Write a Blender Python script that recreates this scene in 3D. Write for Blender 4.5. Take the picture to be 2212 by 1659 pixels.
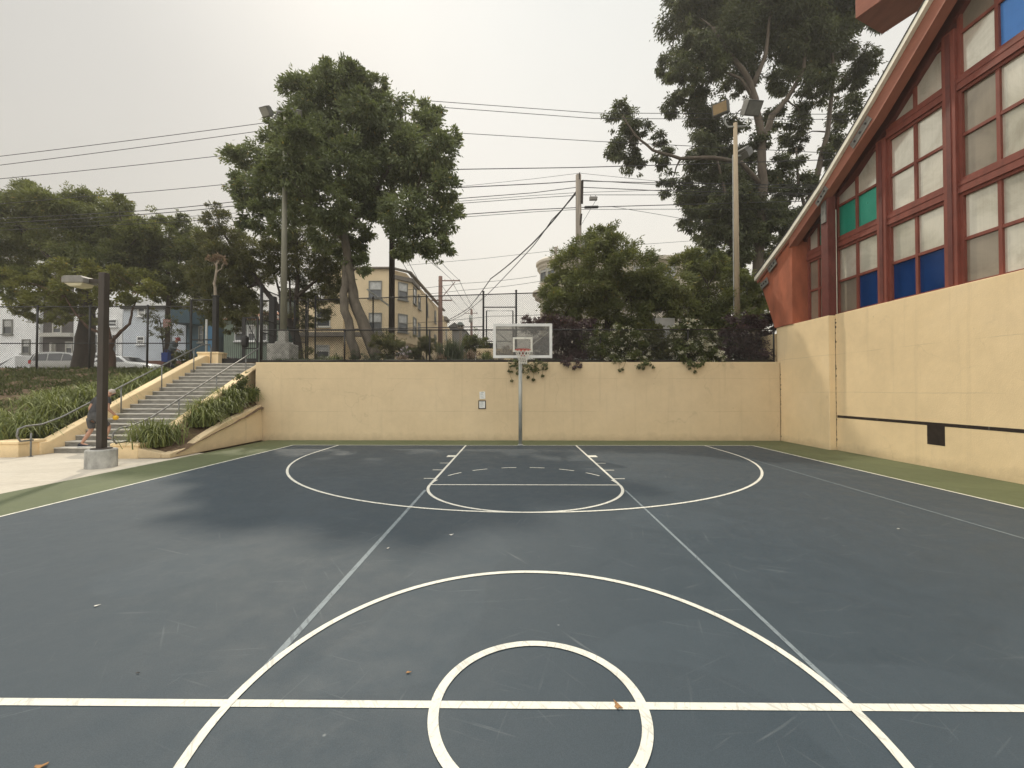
import bpy, bmesh, math, random
import numpy as np
from mathutils import Vector, Matrix

# ------------------------------------------------------------------ camera, sky, sun, exposure
scene = bpy.context.scene
for o in list(bpy.data.objects):
    bpy.data.objects.remove(o)
COL = scene.collection
F, CX, CY = 905.0, 1106.0, 829.5
PITCH, YAW = math.atan(14.5 / F), math.atan(8 / F)
CAMP = Vector((0, 0, 1.8))
cd = bpy.data.cameras.new('camera')
cam = bpy.data.objects.new('camera', cd)
COL.objects.link(cam)
cam.location = CAMP
cam.rotation_euler = (math.pi / 2 + PITCH, 0, YAW)
cd.sensor_width = 36
cd.lens = F / 2212 * 36
cd.clip_start = 0.05
cd.clip_end = 3000
scene.camera = cam

SUN_AZ = math.atan2(-0.43, 0.90)
SUN_EL = math.radians(48)
w = bpy.data.worlds.new('World')
scene.world = w
w.use_nodes = True
nt = w.node_tree
nt.nodes.clear()
N = nt.nodes.new
L = nt.links.new
out = N('ShaderNodeOutputWorld')
bg = N('ShaderNodeBackground')
bg2 = N('ShaderNodeBackground')
addsh = N('ShaderNodeAddShader')
sky = N('ShaderNodeTexSky')
sky.sky_type = 'NISHITA'
sky.sun_disc = False
sky.sun_elevation = SUN_EL
sky.sun_rotation = SUN_AZ % (2 * math.pi)
sky.dust_density = 2.0
sky.air_density = 1.0
sky.ozone_density = 1.0
bg.inputs['Strength'].default_value = 0.012
L(sky.outputs[0], bg.inputs['Color'])
# smoke-veiled sky: creamy near the horizon, whiter overhead, thicker smoke to the left, brightened unseen behind the camera to light the walls
tc = N('ShaderNodeTexCoord')
sep = N('ShaderNodeSeparateXYZ')
L(tc.outputs['Generated'], sep.inputs[0])
def sky_ramp(stops):
    r = N('ShaderNodeValToRGB'); L(sep.outputs['Z'], r.inputs['Fac'])
    e = r.color_ramp.elements
    e[0].position, e[0].color = stops[0][0], (*stops[0][1], 1)
    e[1].position, e[1].color = stops[-1][0], (*stops[-1][1], 1)
    for p_, c_ in stops[1:-1]: e.new(p_).color = (*c_, 1)
    return r.outputs[0]
def rng_map(sock, a, b_, c_, d_):
    m_ = N('ShaderNodeMapRange'); m_.interpolation_type = 'SMOOTHSTEP'; L(sock, m_.inputs[0])
    for k_, x_ in zip((1, 2, 3, 4), (a, b_, c_, d_)): m_.inputs[k_].default_value = x_
    return m_.outputs[0]
front = sky_ramp([(0.0, (0.83, 0.765, 0.645)), (0.25, (0.84, 0.785, 0.68)), (0.50, (0.83, 0.80, 0.725)), (0.70, (0.83, 0.825, 0.77)), (0.76, (0.88, 0.88, 0.83)), (0.88, (1.75, 1.75, 1.70)), (1.0, (2.15, 2.14, 2.07))])
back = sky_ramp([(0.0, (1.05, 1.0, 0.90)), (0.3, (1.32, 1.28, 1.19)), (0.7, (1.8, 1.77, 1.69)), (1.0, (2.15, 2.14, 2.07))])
mixf = N('ShaderNodeMix'); mixf.data_type = 'RGBA'
mul = N('ShaderNodeVectorMath'); mul.operation = 'SCALE'
L(front, mul.inputs[0]); L(rng_map(sep.outputs['X'], -0.80, 0.05, 0.70, 1.0), mul.inputs['Scale'])
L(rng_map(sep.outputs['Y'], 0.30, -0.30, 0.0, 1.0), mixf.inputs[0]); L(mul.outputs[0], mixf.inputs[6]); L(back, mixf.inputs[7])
cl = N('ShaderNodeTexNoise'); cl.inputs['Scale'].default_value = 1.6; cl.inputs['Detail'].default_value = 4
L(tc.outputs['Generated'], cl.inputs['Vector'])
mul2 = N('ShaderNodeVectorMath'); mul2.operation = 'SCALE'
L(mixf.outputs[2], mul2.inputs[0]); L(rng_map(cl.outputs['Fac'], 0.3, 0.7, 0.965, 1.035), mul2.inputs['Scale'])
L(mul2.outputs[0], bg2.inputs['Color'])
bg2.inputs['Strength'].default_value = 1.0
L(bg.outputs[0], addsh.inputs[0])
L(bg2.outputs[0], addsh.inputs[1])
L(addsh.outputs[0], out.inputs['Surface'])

sd = bpy.data.lights.new('sun', 'SUN')
sd.energy = 2.2
sd.angle = math.radians(1.8)
sd.color = (1.0, 0.90, 0.74)
sun = bpy.data.objects.new('sun', sd)
COL.objects.link(sun)
SV = Vector((math.sin(SUN_AZ) * math.cos(SUN_EL), math.cos(SUN_AZ) * math.cos(SUN_EL), math.sin(SUN_EL)))
sun.rotation_euler = (-SV).to_track_quat('-Z', 'Y').to_euler()
sun.location = (0, 0, 40)
scene.view_settings.view_transform = 'Standard'
scene.view_settings.look = 'None'
scene.view_settings.exposure = 0.0
scene.view_settings.gamma = 1.0
scene.cycles.max_bounces = 8
scene.cycles.transparent_max_bounces = 16

# ------------------------------------------------------------------ measuring: photo measurements to world points
fw = Vector((-math.sin(YAW) * math.cos(PITCH), math.cos(YAW) * math.cos(PITCH), math.sin(PITCH)))
rt = Vector((math.cos(YAW), math.sin(YAW), 0))
up = rt.cross(fw)
def ray(u, v): return fw + rt * ((u - CX) / F) - up * ((v - CY) / F)
def P(u, v, Y): d = ray(u, v); return CAMP + d * (Y / d.y)
def PX(u, v, X): d = ray(u, v); return CAMP + d * (X / d.x)
def PZ(u, v, Z): d = ray(u, v); return CAMP + d * ((Z - 1.8) / d.z)
def V(*a): return Vector(a)
ZT = 2.84      # top of the back wall
ZG = 2.86      # upper ground

# ------------------------------------------------------------------ materials
MATS = {}
def mat(name, base, rough=0.75, var=0.18, scale=4.0, bump=0.0, bscale=80.0, metal=0.0, spec=0.4, tint=None, streak=0.0, stretch=None):
    if name in MATS: return MATS[name]
    m = bpy.data.materials.new(name); m.use_nodes = True
    t = m.node_tree; b = t.nodes['Principled BSDF']
    b.inputs['Roughness'].default_value = rough
    b.inputs['Metallic'].default_value = metal
    b.inputs['Specular IOR Level'].default_value = spec
    co = t.nodes.new('ShaderNodeTexCoord')
    mp = t.nodes.new('ShaderNodeMapping')
    t.links.new(co.outputs['Object'], mp.inputs[0])
    if stretch: mp.inputs['Scale'].default_value = stretch
    n1 = t.nodes.new('ShaderNodeTexNoise'); n1.inputs['Scale'].default_value = scale
    n1.inputs['Detail'].default_value = 6; n1.inputs['Roughness'].default_value = 0.62
    t.links.new(mp.outputs[0], n1.inputs['Vector'])
    r = t.nodes.new('ShaderNodeValToRGB')
    lo = tuple(c * (1 - var) for c in base); hi = tuple(min(1, c * (1 + var)) for c in base)
    if tint: lo = tint
    r.color_ramp.elements[0].position = 0.3; r.color_ramp.elements[0].color = (*lo, 1)
    r.color_ramp.elements[1].position = 0.72; r.color_ramp.elements[1].color = (*hi, 1)
    t.links.new(n1.outputs['Fac'], r.inputs['Fac'])
    t.links.new(r.outputs[0], b.inputs['Base Color'])
    if bump:
        n2 = t.nodes.new('ShaderNodeTexNoise'); n2.inputs['Scale'].default_value = bscale; n2.inputs['Detail'].default_value = 4
        t.links.new(mp.outputs[0], n2.inputs['Vector'])
        bp = t.nodes.new('ShaderNodeBump'); bp.inputs['Strength'].default_value = bump; bp.inputs['Distance'].default_value = 0.02
        t.links.new(n2.outputs['Fac'], bp.inputs['Height']); t.links.new(bp.outputs[0], b.inputs['Normal'])
    MATS[name] = m
    return m

def node_mat(name, rough=0.8, spec=0.3):
    m = bpy.data.materials.new(name); m.use_nodes = True
    t = m.node_tree; b = t.nodes['Principled BSDF']
    b.inputs['Roughness'].default_value = rough; b.inputs['Specular IOR Level'].default_value = spec
    MATS[name] = m
    return m, t, b
class NB:      # tiny node helper
    def __init__(s, t): s.t = t; s.co = t.nodes.new('ShaderNodeTexCoord').outputs['Object']
    def new(s, ty): return s.t.nodes.new(ty)
    def link(s, a, b): s.t.links.new(a, b)
    def scaled(s, sc, rot=(0, 0, 0), loc=(0, 0, 0)):
        m = s.new('ShaderNodeMapping')      # texture space: turned first, then stretched
        m.vector_type = 'TEXTURE'; m.inputs['Scale'].default_value = tuple(1 / q for q in sc); m.inputs['Rotation'].default_value = rot; m.inputs['Location'].default_value = loc
        s.link(s.co, m.inputs[0]); return m.outputs[0]
    def noise(s, scale, detail=6, rough=0.6, vec=None, dist=0.0):
        n = s.new('ShaderNodeTexNoise'); n.inputs['Scale'].default_value = scale; n.inputs['Detail'].default_value = detail
        n.inputs['Roughness'].default_value = rough; n.inputs['Distortion'].default_value = dist
        s.link(vec if vec else s.co, n.inputs['Vector']); return n.outputs['Fac']
    def ramp(s, fac, stops):
        r = s.new('ShaderNodeValToRGB'); e = r.color_ramp.elements
        e[0].position = stops[0][0]; e[0].color = (*stops[0][1], 1) if len(stops[0][1]) == 3 else stops[0][1]
        e[1].position = stops[-1][0]; e[1].color = (*stops[-1][1], 1)
        for p_, c_ in stops[1:-1]:
            x = e.new(p_); x.color = (*c_, 1)
        s.link(fac, r.inputs['Fac']); return r.outputs[0]
    def mask(s, fac, a, b):
        if a > b: return s.ramp(fac, [(b, (1, 1, 1)), (a, (0, 0, 0))])
        return s.ramp(fac, [(a, (0, 0, 0)), (b, (1, 1, 1))])
    def mix(s, fac, a, b, mode='MIX'):
        n = s.new('ShaderNodeMix'); n.data_type = 'RGBA'; n.blend_type = mode
        if isinstance(fac, (int, float)): n.inputs[0].default_value = fac
        else: s.link(fac, n.inputs[0])
        for i, x in ((6, a), (7, b)):
            if isinstance(x, tuple): n.inputs[i].default_value = (*x, 1)
            else: s.link(x, n.inputs[i])
        return n.outputs[2]
    def math(s, op, a, b=0.0, c=None):
        n = s.new('ShaderNodeMath'); n.operation = op
        for i, x in enumerate((a, b) if c is None else (a, b, c)):
            if isinstance(x, (int, float)): n.inputs[i].default_value = x
            else: s.link(x, n.inputs[i])
        return n.outputs[0]
    def sep(s, vec=None):
        n = s.new('ShaderNodeSeparateXYZ'); s.link(vec if vec else s.co, n.inputs[0]); return n.outputs
    def bump(s, h, strength, dist, b):
        n = s.new('ShaderNodeBump'); n.inputs['Strength'].default_value = strength; n.inputs['Distance'].default_value = dist
        s.link(h, n.inputs['Height']); s.link(n.outputs[0], b.inputs['Normal'])

def court_mat(name, base, patch, worn, k=1.0):
    m, t, b = node_mat(name, 0.65, 0.42)
    n = NB(t)
    big = n.noise(0.35, 5, 0.55, dist=0.4)
    c = n.ramp(big, [(0.32, base), (0.52, tuple((x + y) / 2 for x, y in zip(base, patch))), (0.7, patch)])
    mid = n.noise(3.0, 8, 0.7)
    c = n.mix(0.5, c, n.ramp(mid, [(0.25, tuple(x * 0.88 for x in base)), (0.8, tuple(x * 1.14 for x in patch))]))
    grain = n.noise(180, 3, 0.6)
    c = n.mix(0.35, c, n.mix(1.0, c, n.ramp(grain, [(0.3, (0.4, 0.4, 0.4)), (0.72, (1.7, 1.7, 1.7))]), 'MULTIPLY'))
    # scuffs: thin stretched streaks in three directions, kept to scattered areas
    for ang, loc in ((0.5, 0), (2.2, 7), (1.3, 13), (0.1, 23), (2.8, 31)):
        s1 = n.noise(1.0, 3, 0.55, n.scaled((1.1, 24, 1), (0, 0, ang), (loc, loc, 0)))
        where = n.noise(0.9, 3, 0.6, n.scaled((1, 1, 1), (0, 0, 0), (loc * 3, 5, 0)))
        f = n.math('MULTIPLY', n.mask(s1, 0.64, 0.74), n.mask(where, 0.48, 0.62))
        c = n.mix(n.math('MULTIPLY', f, 0.20 * k), c, worn)
    # pale flecks and dark spots
    # wandering hairline cracks in the coating, darker
    vc = n.new('ShaderNodeTexVoronoi'); vc.feature = 'DISTANCE_TO_EDGE'; vc.inputs['Scale'].default_value = 0.30
    wv = n.new('ShaderNodeVectorMath'); wv.operation = 'ADD'; nzt = n.new('ShaderNodeTexNoise'); nzt.inputs['Scale'].default_value = 1.1; nzt.inputs['Detail'].default_value = 7
    n.link(n.co, nzt.inputs['Vector']); n.link(n.co, wv.inputs[0]); n.link(nzt.outputs['Color'], wv.inputs[1]); n.link(wv.outputs[0], vc.inputs['Vector'])
    fc = n.math('MULTIPLY', n.mask(vc.outputs['Distance'], 0.004, 0.0012), n.mask(n.noise(0.4, 3, 0.6), 0.5, 0.6))
    c = n.mix(n.math('MULTIPLY', fc, 0.45 * k), c, tuple(x * 0.45 for x in base))
    # old repair patches, slightly off in tone
    pt = n.noise(0.55, 1, 0.3, n.scaled((1, 1, 1), (0, 0, 0.3), (40, 11, 0)), 0.2)
    c = n.mix(n.math('MULTIPLY', n.mask(pt, 0.60, 0.612), 0.16), c, tuple(x * 1.5 for x in patch))
    vo = n.new('ShaderNodeTexVoronoi'); vo.inputs['Scale'].default_value = 3.4; n.link(n.co, vo.inputs['Vector'])
    f = n.mask(vo.outputs['Distance'], 0.04, 0.012)
    pick = n.mask(n.noise(1.7, 2, 0.5), 0.53, 0.58)
    c = n.mix(n.math('MULTIPLY', n.math('MULTIPLY', f, pick), 0.55 * k), c, worn)
    n.link(c, b.inputs['Base Color'])
    n.link(n.ramp(mid, [(0.3, (0.54,) * 3), (0.75, (0.76,) * 3)]), b.inputs['Roughness'])
    n.bump(grain, 0.25, 0.004, b)
    return m
M_BLUE = court_mat('blue_acrylic', (0.029, 0.046, 0.060), (0.041, 0.055, 0.066), (0.26, 0.28, 0.28))
M_GREEN = court_mat('green_acrylic', (0.072, 0.092, 0.040), (0.104, 0.120, 0.055), (0.4, 0.4, 0.33), 0.4)

def paint_mat(name, col, dirt, amt):
    m, t, b = node_mat(name, 0.6, 0.35)
    n = NB(t)
    s1 = n.noise(7.0, 7, 0.72)
    s2 = n.noise(1.0, 4, 0.6, n.scaled((30, 3, 1), (0, 0, 0.6)))
    s3 = n.noise(38.0, 4, 0.7); s4 = n.noise(1.0, 5, 0.6, n.scaled((4, 46, 1), (0, 0, 1.2)))
    f = n.math('MULTIPLY', n.math('MINIMUM', n.math('ADD', n.math('ADD', n.math('MULTIPLY', n.mask(s1, 0.48, 0.68), 0.5), n.mask(s2, 0.56, 0.66)), n.math('ADD', n.mask(s3, 0.58, 0.68), n.mask(s4, 0.57, 0.66))), 1.0), amt)
    c = n.mix(f, col, dirt)
    n.link(c, b.inputs['Base Color'])
    return m
M_WHITE = paint_mat('white_court_paint', (0.68, 0.665, 0.58), (0.36, 0.355, 0.32), 0.60)
M_FADED = paint_mat('faded_grey_paint', (0.20, 0.235, 0.25), (0.10, 0.12, 0.135), 0.8)

def stucco(name, base, warm, line_z=(), stain=0.35, top=2.84):
    m, t, b = node_mat(name, 0.85, 0.25)
    n = NB(t)
    a = n.noise(0.45, 5, 0.6, dist=0.3)
    c = n.ramp(a, [(0.3, tuple(x * 0.90 for x in base)), (0.5, base), (0.72, warm)])
    a2 = n.noise(2.2, 8, 0.7)
    c = n.mix(0.35, c, n.ramp(a2, [(0.28, tuple(x * 0.80 for x in base)), (0.7, tuple(min(1, x * 1.07) for x in base))]))
    z = n.sep()
    # rain streaks and splash-back dirt by height (wear marks)
    st = n.noise(1.0, 6, 0.65, n.scaled((5.0, 5.0, 0.22)))
    c = n.mix(n.math('MULTIPLY', n.mask(st, 0.55, 0.75), stain), c, tuple(x * 0.66 for x in base))
    st2 = n.noise(1.0, 5, 0.7, n.scaled((9.0, 9.0, 0.16), (0, 0, 0), (5, 3, 0)))
    drip = n.math('MULTIPLY', n.mask(st2, 0.50, 0.66), n.mask(n.math('SUBTRACT', z[2], n.math('MULTIPLY', n.noise(2.2, 4, 0.6), 1.3)), top - 1.5, top - 0.55))
    c = n.mix(n.math('MULTIPLY', drip, 0.30), c, tuple(x * 0.48 for x in base))
    foot = n.math('SUBTRACT', n.math('ADD', z[2], n.math('MULTIPLY', n.noise(3.0, 6, 0.7), 0.5)), 0.0)
    c = n.mix(n.math('MULTIPLY', n.mask(foot, 0.52, 0.22), 0.55), c, tuple(x * 0.5 for x in base))
    # scattered dark pocks
    vo = n.new('ShaderNodeTexVoronoi'); vo.inputs['Scale'].default_value = 2.1; n.link(n.co, vo.inputs['Vector'])
    f = n.math('MULTIPLY', n.mask(vo.outputs['Distance'], 0.045, 0.014), n.mask(n.noise(1.3, 2, 0.5), 0.52, 0.58))
    c = n.mix(n.math('MULTIPLY', f, 0.55), c, tuple(x * 0.35 for x in base))
    wig = n.math('MULTIPLY', n.math('SUBTRACT', n.noise(0.9, 5, 0.6), 0.5), 0.09)
    zz = n.math('ADD', z[2], wig)
    for lz in line_z:
        d = n.math('ABSOLUTE', n.math('SUBTRACT', zz, lz))
        part = n.mask(n.noise(0.7, 3, 0.6, n.scaled((1, 1, 1), (0, 0, 0), (lz * 5, 2, 0))), 0.40, 0.55)
        c = n.mix(n.math('MULTIPLY', n.math('MULTIPLY', n.mask(d, 0.012, 0.004), part), 0.28), c, tuple(x * 0.45 for x in base))
    # hairline cracks
    vc = n.new('ShaderNodeTexVoronoi'); vc.feature = 'DISTANCE_TO_EDGE'; vc.inputs['Scale'].default_value = 0.42
    wv = n.new('ShaderNodeVectorMath'); wv.operation = 'ADD'
    nz = n.new('ShaderNodeTexNoise'); nz.inputs['Scale'].default_value = 1.6; nz.inputs['Detail'].default_value = 6
    n.link(n.co, nz.inputs['Vector']); n.link(n.co, wv.inputs[0]); n.link(nz.outputs['Color'], wv.inputs[1]); n.link(wv.outputs[0], vc.inputs['Vector'])
    part = n.mask(n.noise(0.5, 3, 0.6, n.scaled((1, 1, 1), (0, 0, 0), (3, 9, 1))), 0.5, 0.6)
    c = n.mix(n.math('MULTIPLY', n.math('MULTIPLY', n.mask(vc.outputs['Distance'], 0.006, 0.002), part), 0.25), c, tuple(x * 0.45 for x in base))
    n.link(c, b.inputs['Base Color'])
    h = n.math('ADD', n.noise(40, 5, 0.65), n.math('MULTIPLY', n.noise(4, 4, 0.6), 1.5))
    n.bump(h, 0.35, 0.012, b)
    return m
M_STUCCO = stucco('painted_stucco_shade_tone', (0.685, 0.54, 0.34), (0.725, 0.58, 0.375), (2.24, 1.05))  # same paint as the gym wall, darkened: the wall's shade put into the colour
M_STUCCO2 = stucco('painted_stucco_lit_tone', (0.85, 0.66, 0.395), (0.88, 0.695, 0.44), (2.9, 1.75), 0.35, 4.12)  # lit copy of that wall paint, made lighter in the colour

M_CONC = mat('concrete', (0.42, 0.39, 0.34), 0.9, 0.22, 3.0, 0.3, 60)
M_CONCD = mat('weathered_concrete', (0.30, 0.29, 0.26), 0.9, 0.35, 5.0, 0.5, 40)
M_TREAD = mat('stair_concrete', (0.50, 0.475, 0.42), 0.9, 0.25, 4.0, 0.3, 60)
M_STAIRF = mat('shaded_riser_concrete', (0.22, 0.21, 0.185), 0.9, 0.35, 4.0, 0.3, 60, stretch=(1, 1, 3))  # darker copy of the stair concrete; riser shade put into the colour
def plaza_mat():
    m, t, b = node_mat('plaza_concrete', 0.88, 0.25)
    n = NB(t)
    c = n.ramp(n.noise(0.7, 7, 0.65, dist=0.4), [(0.28, (0.40, 0.355, 0.285)), (0.5, (0.50, 0.45, 0.37)), (0.75, (0.57, 0.52, 0.43))])
    c = n.mix(0.35, c, n.ramp(n.noise(9, 6, 0.7), [(0.3, (0.36, 0.33, 0.27)), (0.7, (0.58, 0.54, 0.46))]))
    s1 = n.noise(1.0, 3, 0.55, n.scaled((0.9, 9, 1), (0, 0, 0.15)))
    c = n.mix(n.math('MULTIPLY', n.mask(s1, 0.6, 0.68), 0.5), c, (0.66, 0.63, 0.56))
    n.link(c, b.inputs['Base Color']); n.bump(n.noise(60, 4, 0.6), 0.3, 0.006, b)
    return m
M_PLAZA = plaza_mat()
M_DIRT = mat('brown_soil', (0.13, 0.085, 0.05), 0.95, 0.45, 3.0, 0.9, 14)
M_EARTH = mat('garden_earth', (0.11, 0.085, 0.05), 0.95, 0.4, 1.5, 0.6, 10)
M_ASPH = mat('asphalt', (0.055, 0.054, 0.052), 0.9, 0.2, 2.0, 0.3, 90)
M_GALV = mat('galvanised_steel', (0.40, 0.41, 0.38), 0.5, 0.22, 9.0, 0.1, 60, metal=0.35, stretch=(1, 1, .3))
M_RAIL = mat('grey_rail_steel', (0.20, 0.20, 0.19), 0.45, 0.25, 12.0, metal=0.5)
M_BLACK = mat('black_fence_paint', (0.014, 0.0125, 0.012), 0.55, 0.3, 8.0)
M_WIREM = mat('dark_wire_mesh', (0.03, 0.028, 0.025), 0.6, 0.3, 5.0)
M_BROWNP = mat('brown_pole_paint', (0.040, 0.031, 0.024), 0.55, 0.3, 5.0, stretch=(1, 1, .25))
M_POLEW = mat('weathered_grey_wood', (0.25, 0.215, 0.175), 0.9, 0.35, 7.0, 0.5, 30, stretch=(1, 1, .08))
M_POLET = mat('tan_wood_pole', (0.36, 0.285, 0.19), 0.85, 0.22, 7.0, 0.4, 30, stretch=(1, 1, .08))
M_POLED = mat('tarred_wood', (0.028, 0.02, 0.015), 0.85, 0.35, 7.0, 0.5, 30, stretch=(1, 1, .08))
M_POLER = mat('reddish_wood_pole', (0.15, 0.08, 0.06), 0.85, 0.3, 7.0, stretch=(1, 1, .1))
M_CABLE = mat('black_cable', (0.03, 0.029, 0.03), 0.6, 0.2, 5)
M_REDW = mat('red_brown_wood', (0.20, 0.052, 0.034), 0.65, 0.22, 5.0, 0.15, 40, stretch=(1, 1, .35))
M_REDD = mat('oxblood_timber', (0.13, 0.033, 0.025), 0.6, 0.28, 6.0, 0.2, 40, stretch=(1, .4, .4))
M_ORANGE = mat('terracotta_wall_paint', (0.37, 0.112, 0.057), 0.85, 0.3, 2.2, 0.3, 30, stretch=(1, 1, .35))
M_FASC = mat('faded_red_fascia', (0.33, 0.125, 0.08), 0.7, 0.16, 4.0, 0.1, 30, stretch=(1, .3, 1))
M_CREAMT = mat('cream_roof_edge', (0.85, 0.81, 0.68), 0.6, 0.12, 3.0)
M_SHING = mat('dark_roof_shingle', (0.05, 0.048, 0.046), 0.9, 0.35, 8.0, 0.6, 20)
M_PLATE = mat('grey_steel_plate', (0.20, 0.19, 0.17), 0.55, 0.3, 12.0, metal=0.3)
M_BOLT = mat('dark_bolt', (0.03, 0.03, 0.03), 0.5, 0.2, 8.0, metal=0.4)
def pane_mat(name, base, lo, rough=0.11, spec=0.8):
    m, t, b = node_mat(name, rough, spec)
    b.inputs['Metallic'].default_value = 0.38
    n = NB(t)
    a = n.noise(0.8, 6, 0.68, dist=0.8)
    c = n.ramp(a, [(0.34, lo), (0.56, base), (0.75, tuple(x * 0.86 for x in base))])
    s = n.noise(1.0, 6, 0.6, n.scaled((3, 30, 0.7)))
    c = n.mix(0.22, c, n.ramp(s, [(0.3, tuple(x * 0.75 for x in base)), (0.75, tuple(min(1, x * 1.15) for x in base))]))
    n.link(c, b.inputs['Base Color'])
    n.link(n.ramp(n.noise(3.0, 5, 0.7), [(0.3, (rough * 0.8,) * 3), (0.7, (min(1, rough * 1.6),) * 3)]), b.inputs['Roughness'])
    n.bump(n.noise(9, 4, 0.6), 0.12, 0.01, b)
    return m
M_PANE = pane_mat('frosted_cream_glazing', (0.80, 0.76, 0.64), (0.52, 0.48, 0.385))
M_PANED = pane_mat('reflection_grey_glazing', (0.36, 0.31, 0.24), (0.26, 0.225, 0.175))  # darker copy of the cream panes; tree reflections put into the colour
M_PANEB = pane_mat('cobalt_blue_glazing', (0.006, 0.05, 0.21), (0.004, 0.033, 0.14), 0.14)
M_PANES = pane_mat('sky_reflection_blue_glazing', (0.075, 0.26, 0.68), (0.06, 0.22, 0.60), 0.3)  # brighter copy of the blue panes; sky reflection put into the colour
M_PANEG = pane_mat('sea_green_glazing', (0.02, 0.36, 0.24), (0.016, 0.30, 0.20), 0.3)
M_GLASS = mat('dark_window_glass', (0.05, 0.055, 0.06), 0.12, 0.3, 2.0, spec=0.8)
M_CURT = mat('curtained_window_glass', (0.42, 0.42, 0.40), 0.25, 0.25, 3.0, spec=0.6)
M_WFRAME = mat('window_frame_paint', (0.50, 0.48, 0.43), 0.6, 0.1, 5)
M_GFRAME = mat('grey_window_frame', (0.20, 0.20, 0.18), 0.6, 0.1, 5)
M_WHITEP = mat('white_house_paint', (0.80, 0.80, 0.79), 0.7, 0.1, 1.0, 0.1, 30)
M_PALEBL = mat('pale_blue_siding', (0.56, 0.60, 0.65), 0.7, 0.1, 1.0)
M_DKHOUSE = mat('charcoal_siding', (0.10, 0.09, 0.085), 0.8, 0.2, 2.0)
M_TEAL = mat('dark_teal_paint', (0.045, 0.085, 0.11), 0.75, 0.2, 1.0)
M_BLUEP = mat('blue_house_paint', (0.06, 0.17, 0.29), 0.7, 0.15, 1.0)
M_SAGE = mat('sage_green_siding', (0.20, 0.25, 0.20), 0.75, 0.12, 1.2)
M_TILE = mat('red_roof_tile', (0.42, 0.20, 0.12), 0.85, 0.4, 9.0, 0.8, 12)
M_YELH = mat('tan_house_stucco', (0.66, 0.53, 0.34), 0.85, 0.1, 0.6, 0.3, 30)
M_YELB = mat('brown_cornice_paint', (0.15, 0.13, 0.105), 0.7, 0.2, 2.0)
M_TURRET = mat('cream_turret_stucco', (0.58, 0.52, 0.42), 0.8, 0.12, 1.0, 0.1, 20)
M_SKINL = mat('skin', (0.45, 0.25, 0.17), 0.55, 0.12, 12)
M_DOOR = mat('dark_brown_door', (0.05, 0.035, 0.03), 0.6, 0.2, 4)

def leaf_mat(name, dark, light, trans=0.25, rough=0.5):
    m = bpy.data.materials.new(name); m.use_nodes = True
    t = m.node_tree; b = t.nodes['Principled BSDF']; o = t.nodes['Material Output']
    n = NB(t)
    at = n.new('ShaderNodeAttribute'); at.attribute_name = 'rnd'
    clump = n.noise(0.9, 3, 0.6)
    f = n.math('ADD', n.math('MULTIPLY', at.outputs['Fac'], 0.68), n.math('MULTIPLY', n.mask(clump, 0.3, 0.7), 0.32))
    mid = tuple((a + c) / 2 for a, c in zip(dark, light))
    c = n.ramp(f, [(0.0, dark), (0.5, mid), (1.0, light)])
    c = n.mix(n.math('GREATER_THAN', at.outputs['Fac'], 0.9999), c, (light[0] * 1.25, light[1] * .9, light[2] * .7))
    n.link(c, b.inputs['Base Color'])
    b.inputs['Roughness'].default_value = rough; b.inputs['Specular IOR Level'].default_value = 0.3
    tr = n.new('ShaderNodeBsdfTranslucent'); n.link(n.mix(1.0, c, (1.0, 1.0, 0.55), 'MULTIPLY'), tr.inputs['Color'])
    mx = n.new('ShaderNodeMixShader'); mx.inputs[0].default_value = trans
    n.link(b.outputs[0], mx.inputs[1]); n.link(tr.outputs[0], mx.inputs[2]); n.link(mx.outputs[0], o.inputs['Surface'])
    MATS[name] = m
    return m
LF_BIG = leaf_mat('dark_evergreen_leaf', (0.050, 0.066, 0.032), (0.26, 0.30, 0.15), 0.4)
LF_TALL = leaf_mat('hanging_gum_leaf', (0.030, 0.038, 0.018), (0.145, 0.165, 0.072), 0.36)
LF_BUSH = leaf_mat('fern_pine_leaf', (0.060, 0.078, 0.028), (0.25, 0.265, 0.10), 0.36)
LF_LEFT = leaf_mat('cypress_spray', (0.054, 0.068, 0.026), (0.22, 0.24, 0.09), 0.4)
LF_MID = leaf_mat('olive_leaf', (0.044, 0.050, 0.021), (0.19, 0.19, 0.075), 0.36)
LF_LIGHT = leaf_mat('yellow_green_leaf', (0.085, 0.098, 0.026), (0.26, 0.26, 0.07), 0.32)
LF_MAPLE = leaf_mat('purple_maple_leaf', (0.034, 0.020, 0.022), (0.125, 0.080, 0.085), 0.25)
LF_JAS = leaf_mat('jasmine_leaf', (0.040, 0.054, 0.018), (0.17, 0.19, 0.07), 0.25)
LF_GRASS = leaf_mat('strap_grass', (0.060, 0.085, 0.020), (0.27, 0.295, 0.09), 0.25)
LF_GRAYG = leaf_mat('dusty_rosemary_leaf', (0.036, 0.050, 0.030), (0.125, 0.15, 0.085), 0.2)
LF_COVER = leaf_mat('ground_cover_leaf', (0.038, 0.050, 0.016), (0.14, 0.155, 0.05), 0.2)
LF_FLOW = leaf_mat('white_blossom', (0.45, 0.43, 0.33), (0.72, 0.69, 0.56), 0.15)
LF_PINK = leaf_mat('pale_lilac_blossom', (0.45, 0.36, 0.45), (0.72, 0.66, 0.70), 0.15)
LF_DRY = leaf_mat('dry_tan_leaf', (0.16, 0.10, 0.06), (0.36, 0.27, 0.18), 0.1)
M_BARK = mat('grey_brown_bark', (0.135, 0.115, 0.09), 0.9, 0.35, 5.0, 0.8, 14, stretch=(1, 1, .4))
M_BARKD = mat('dark_bark', (0.05, 0.038, 0.03), 0.9, 0.4, 6.0, 0.8, 14, stretch=(1, 1, .3))
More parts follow.
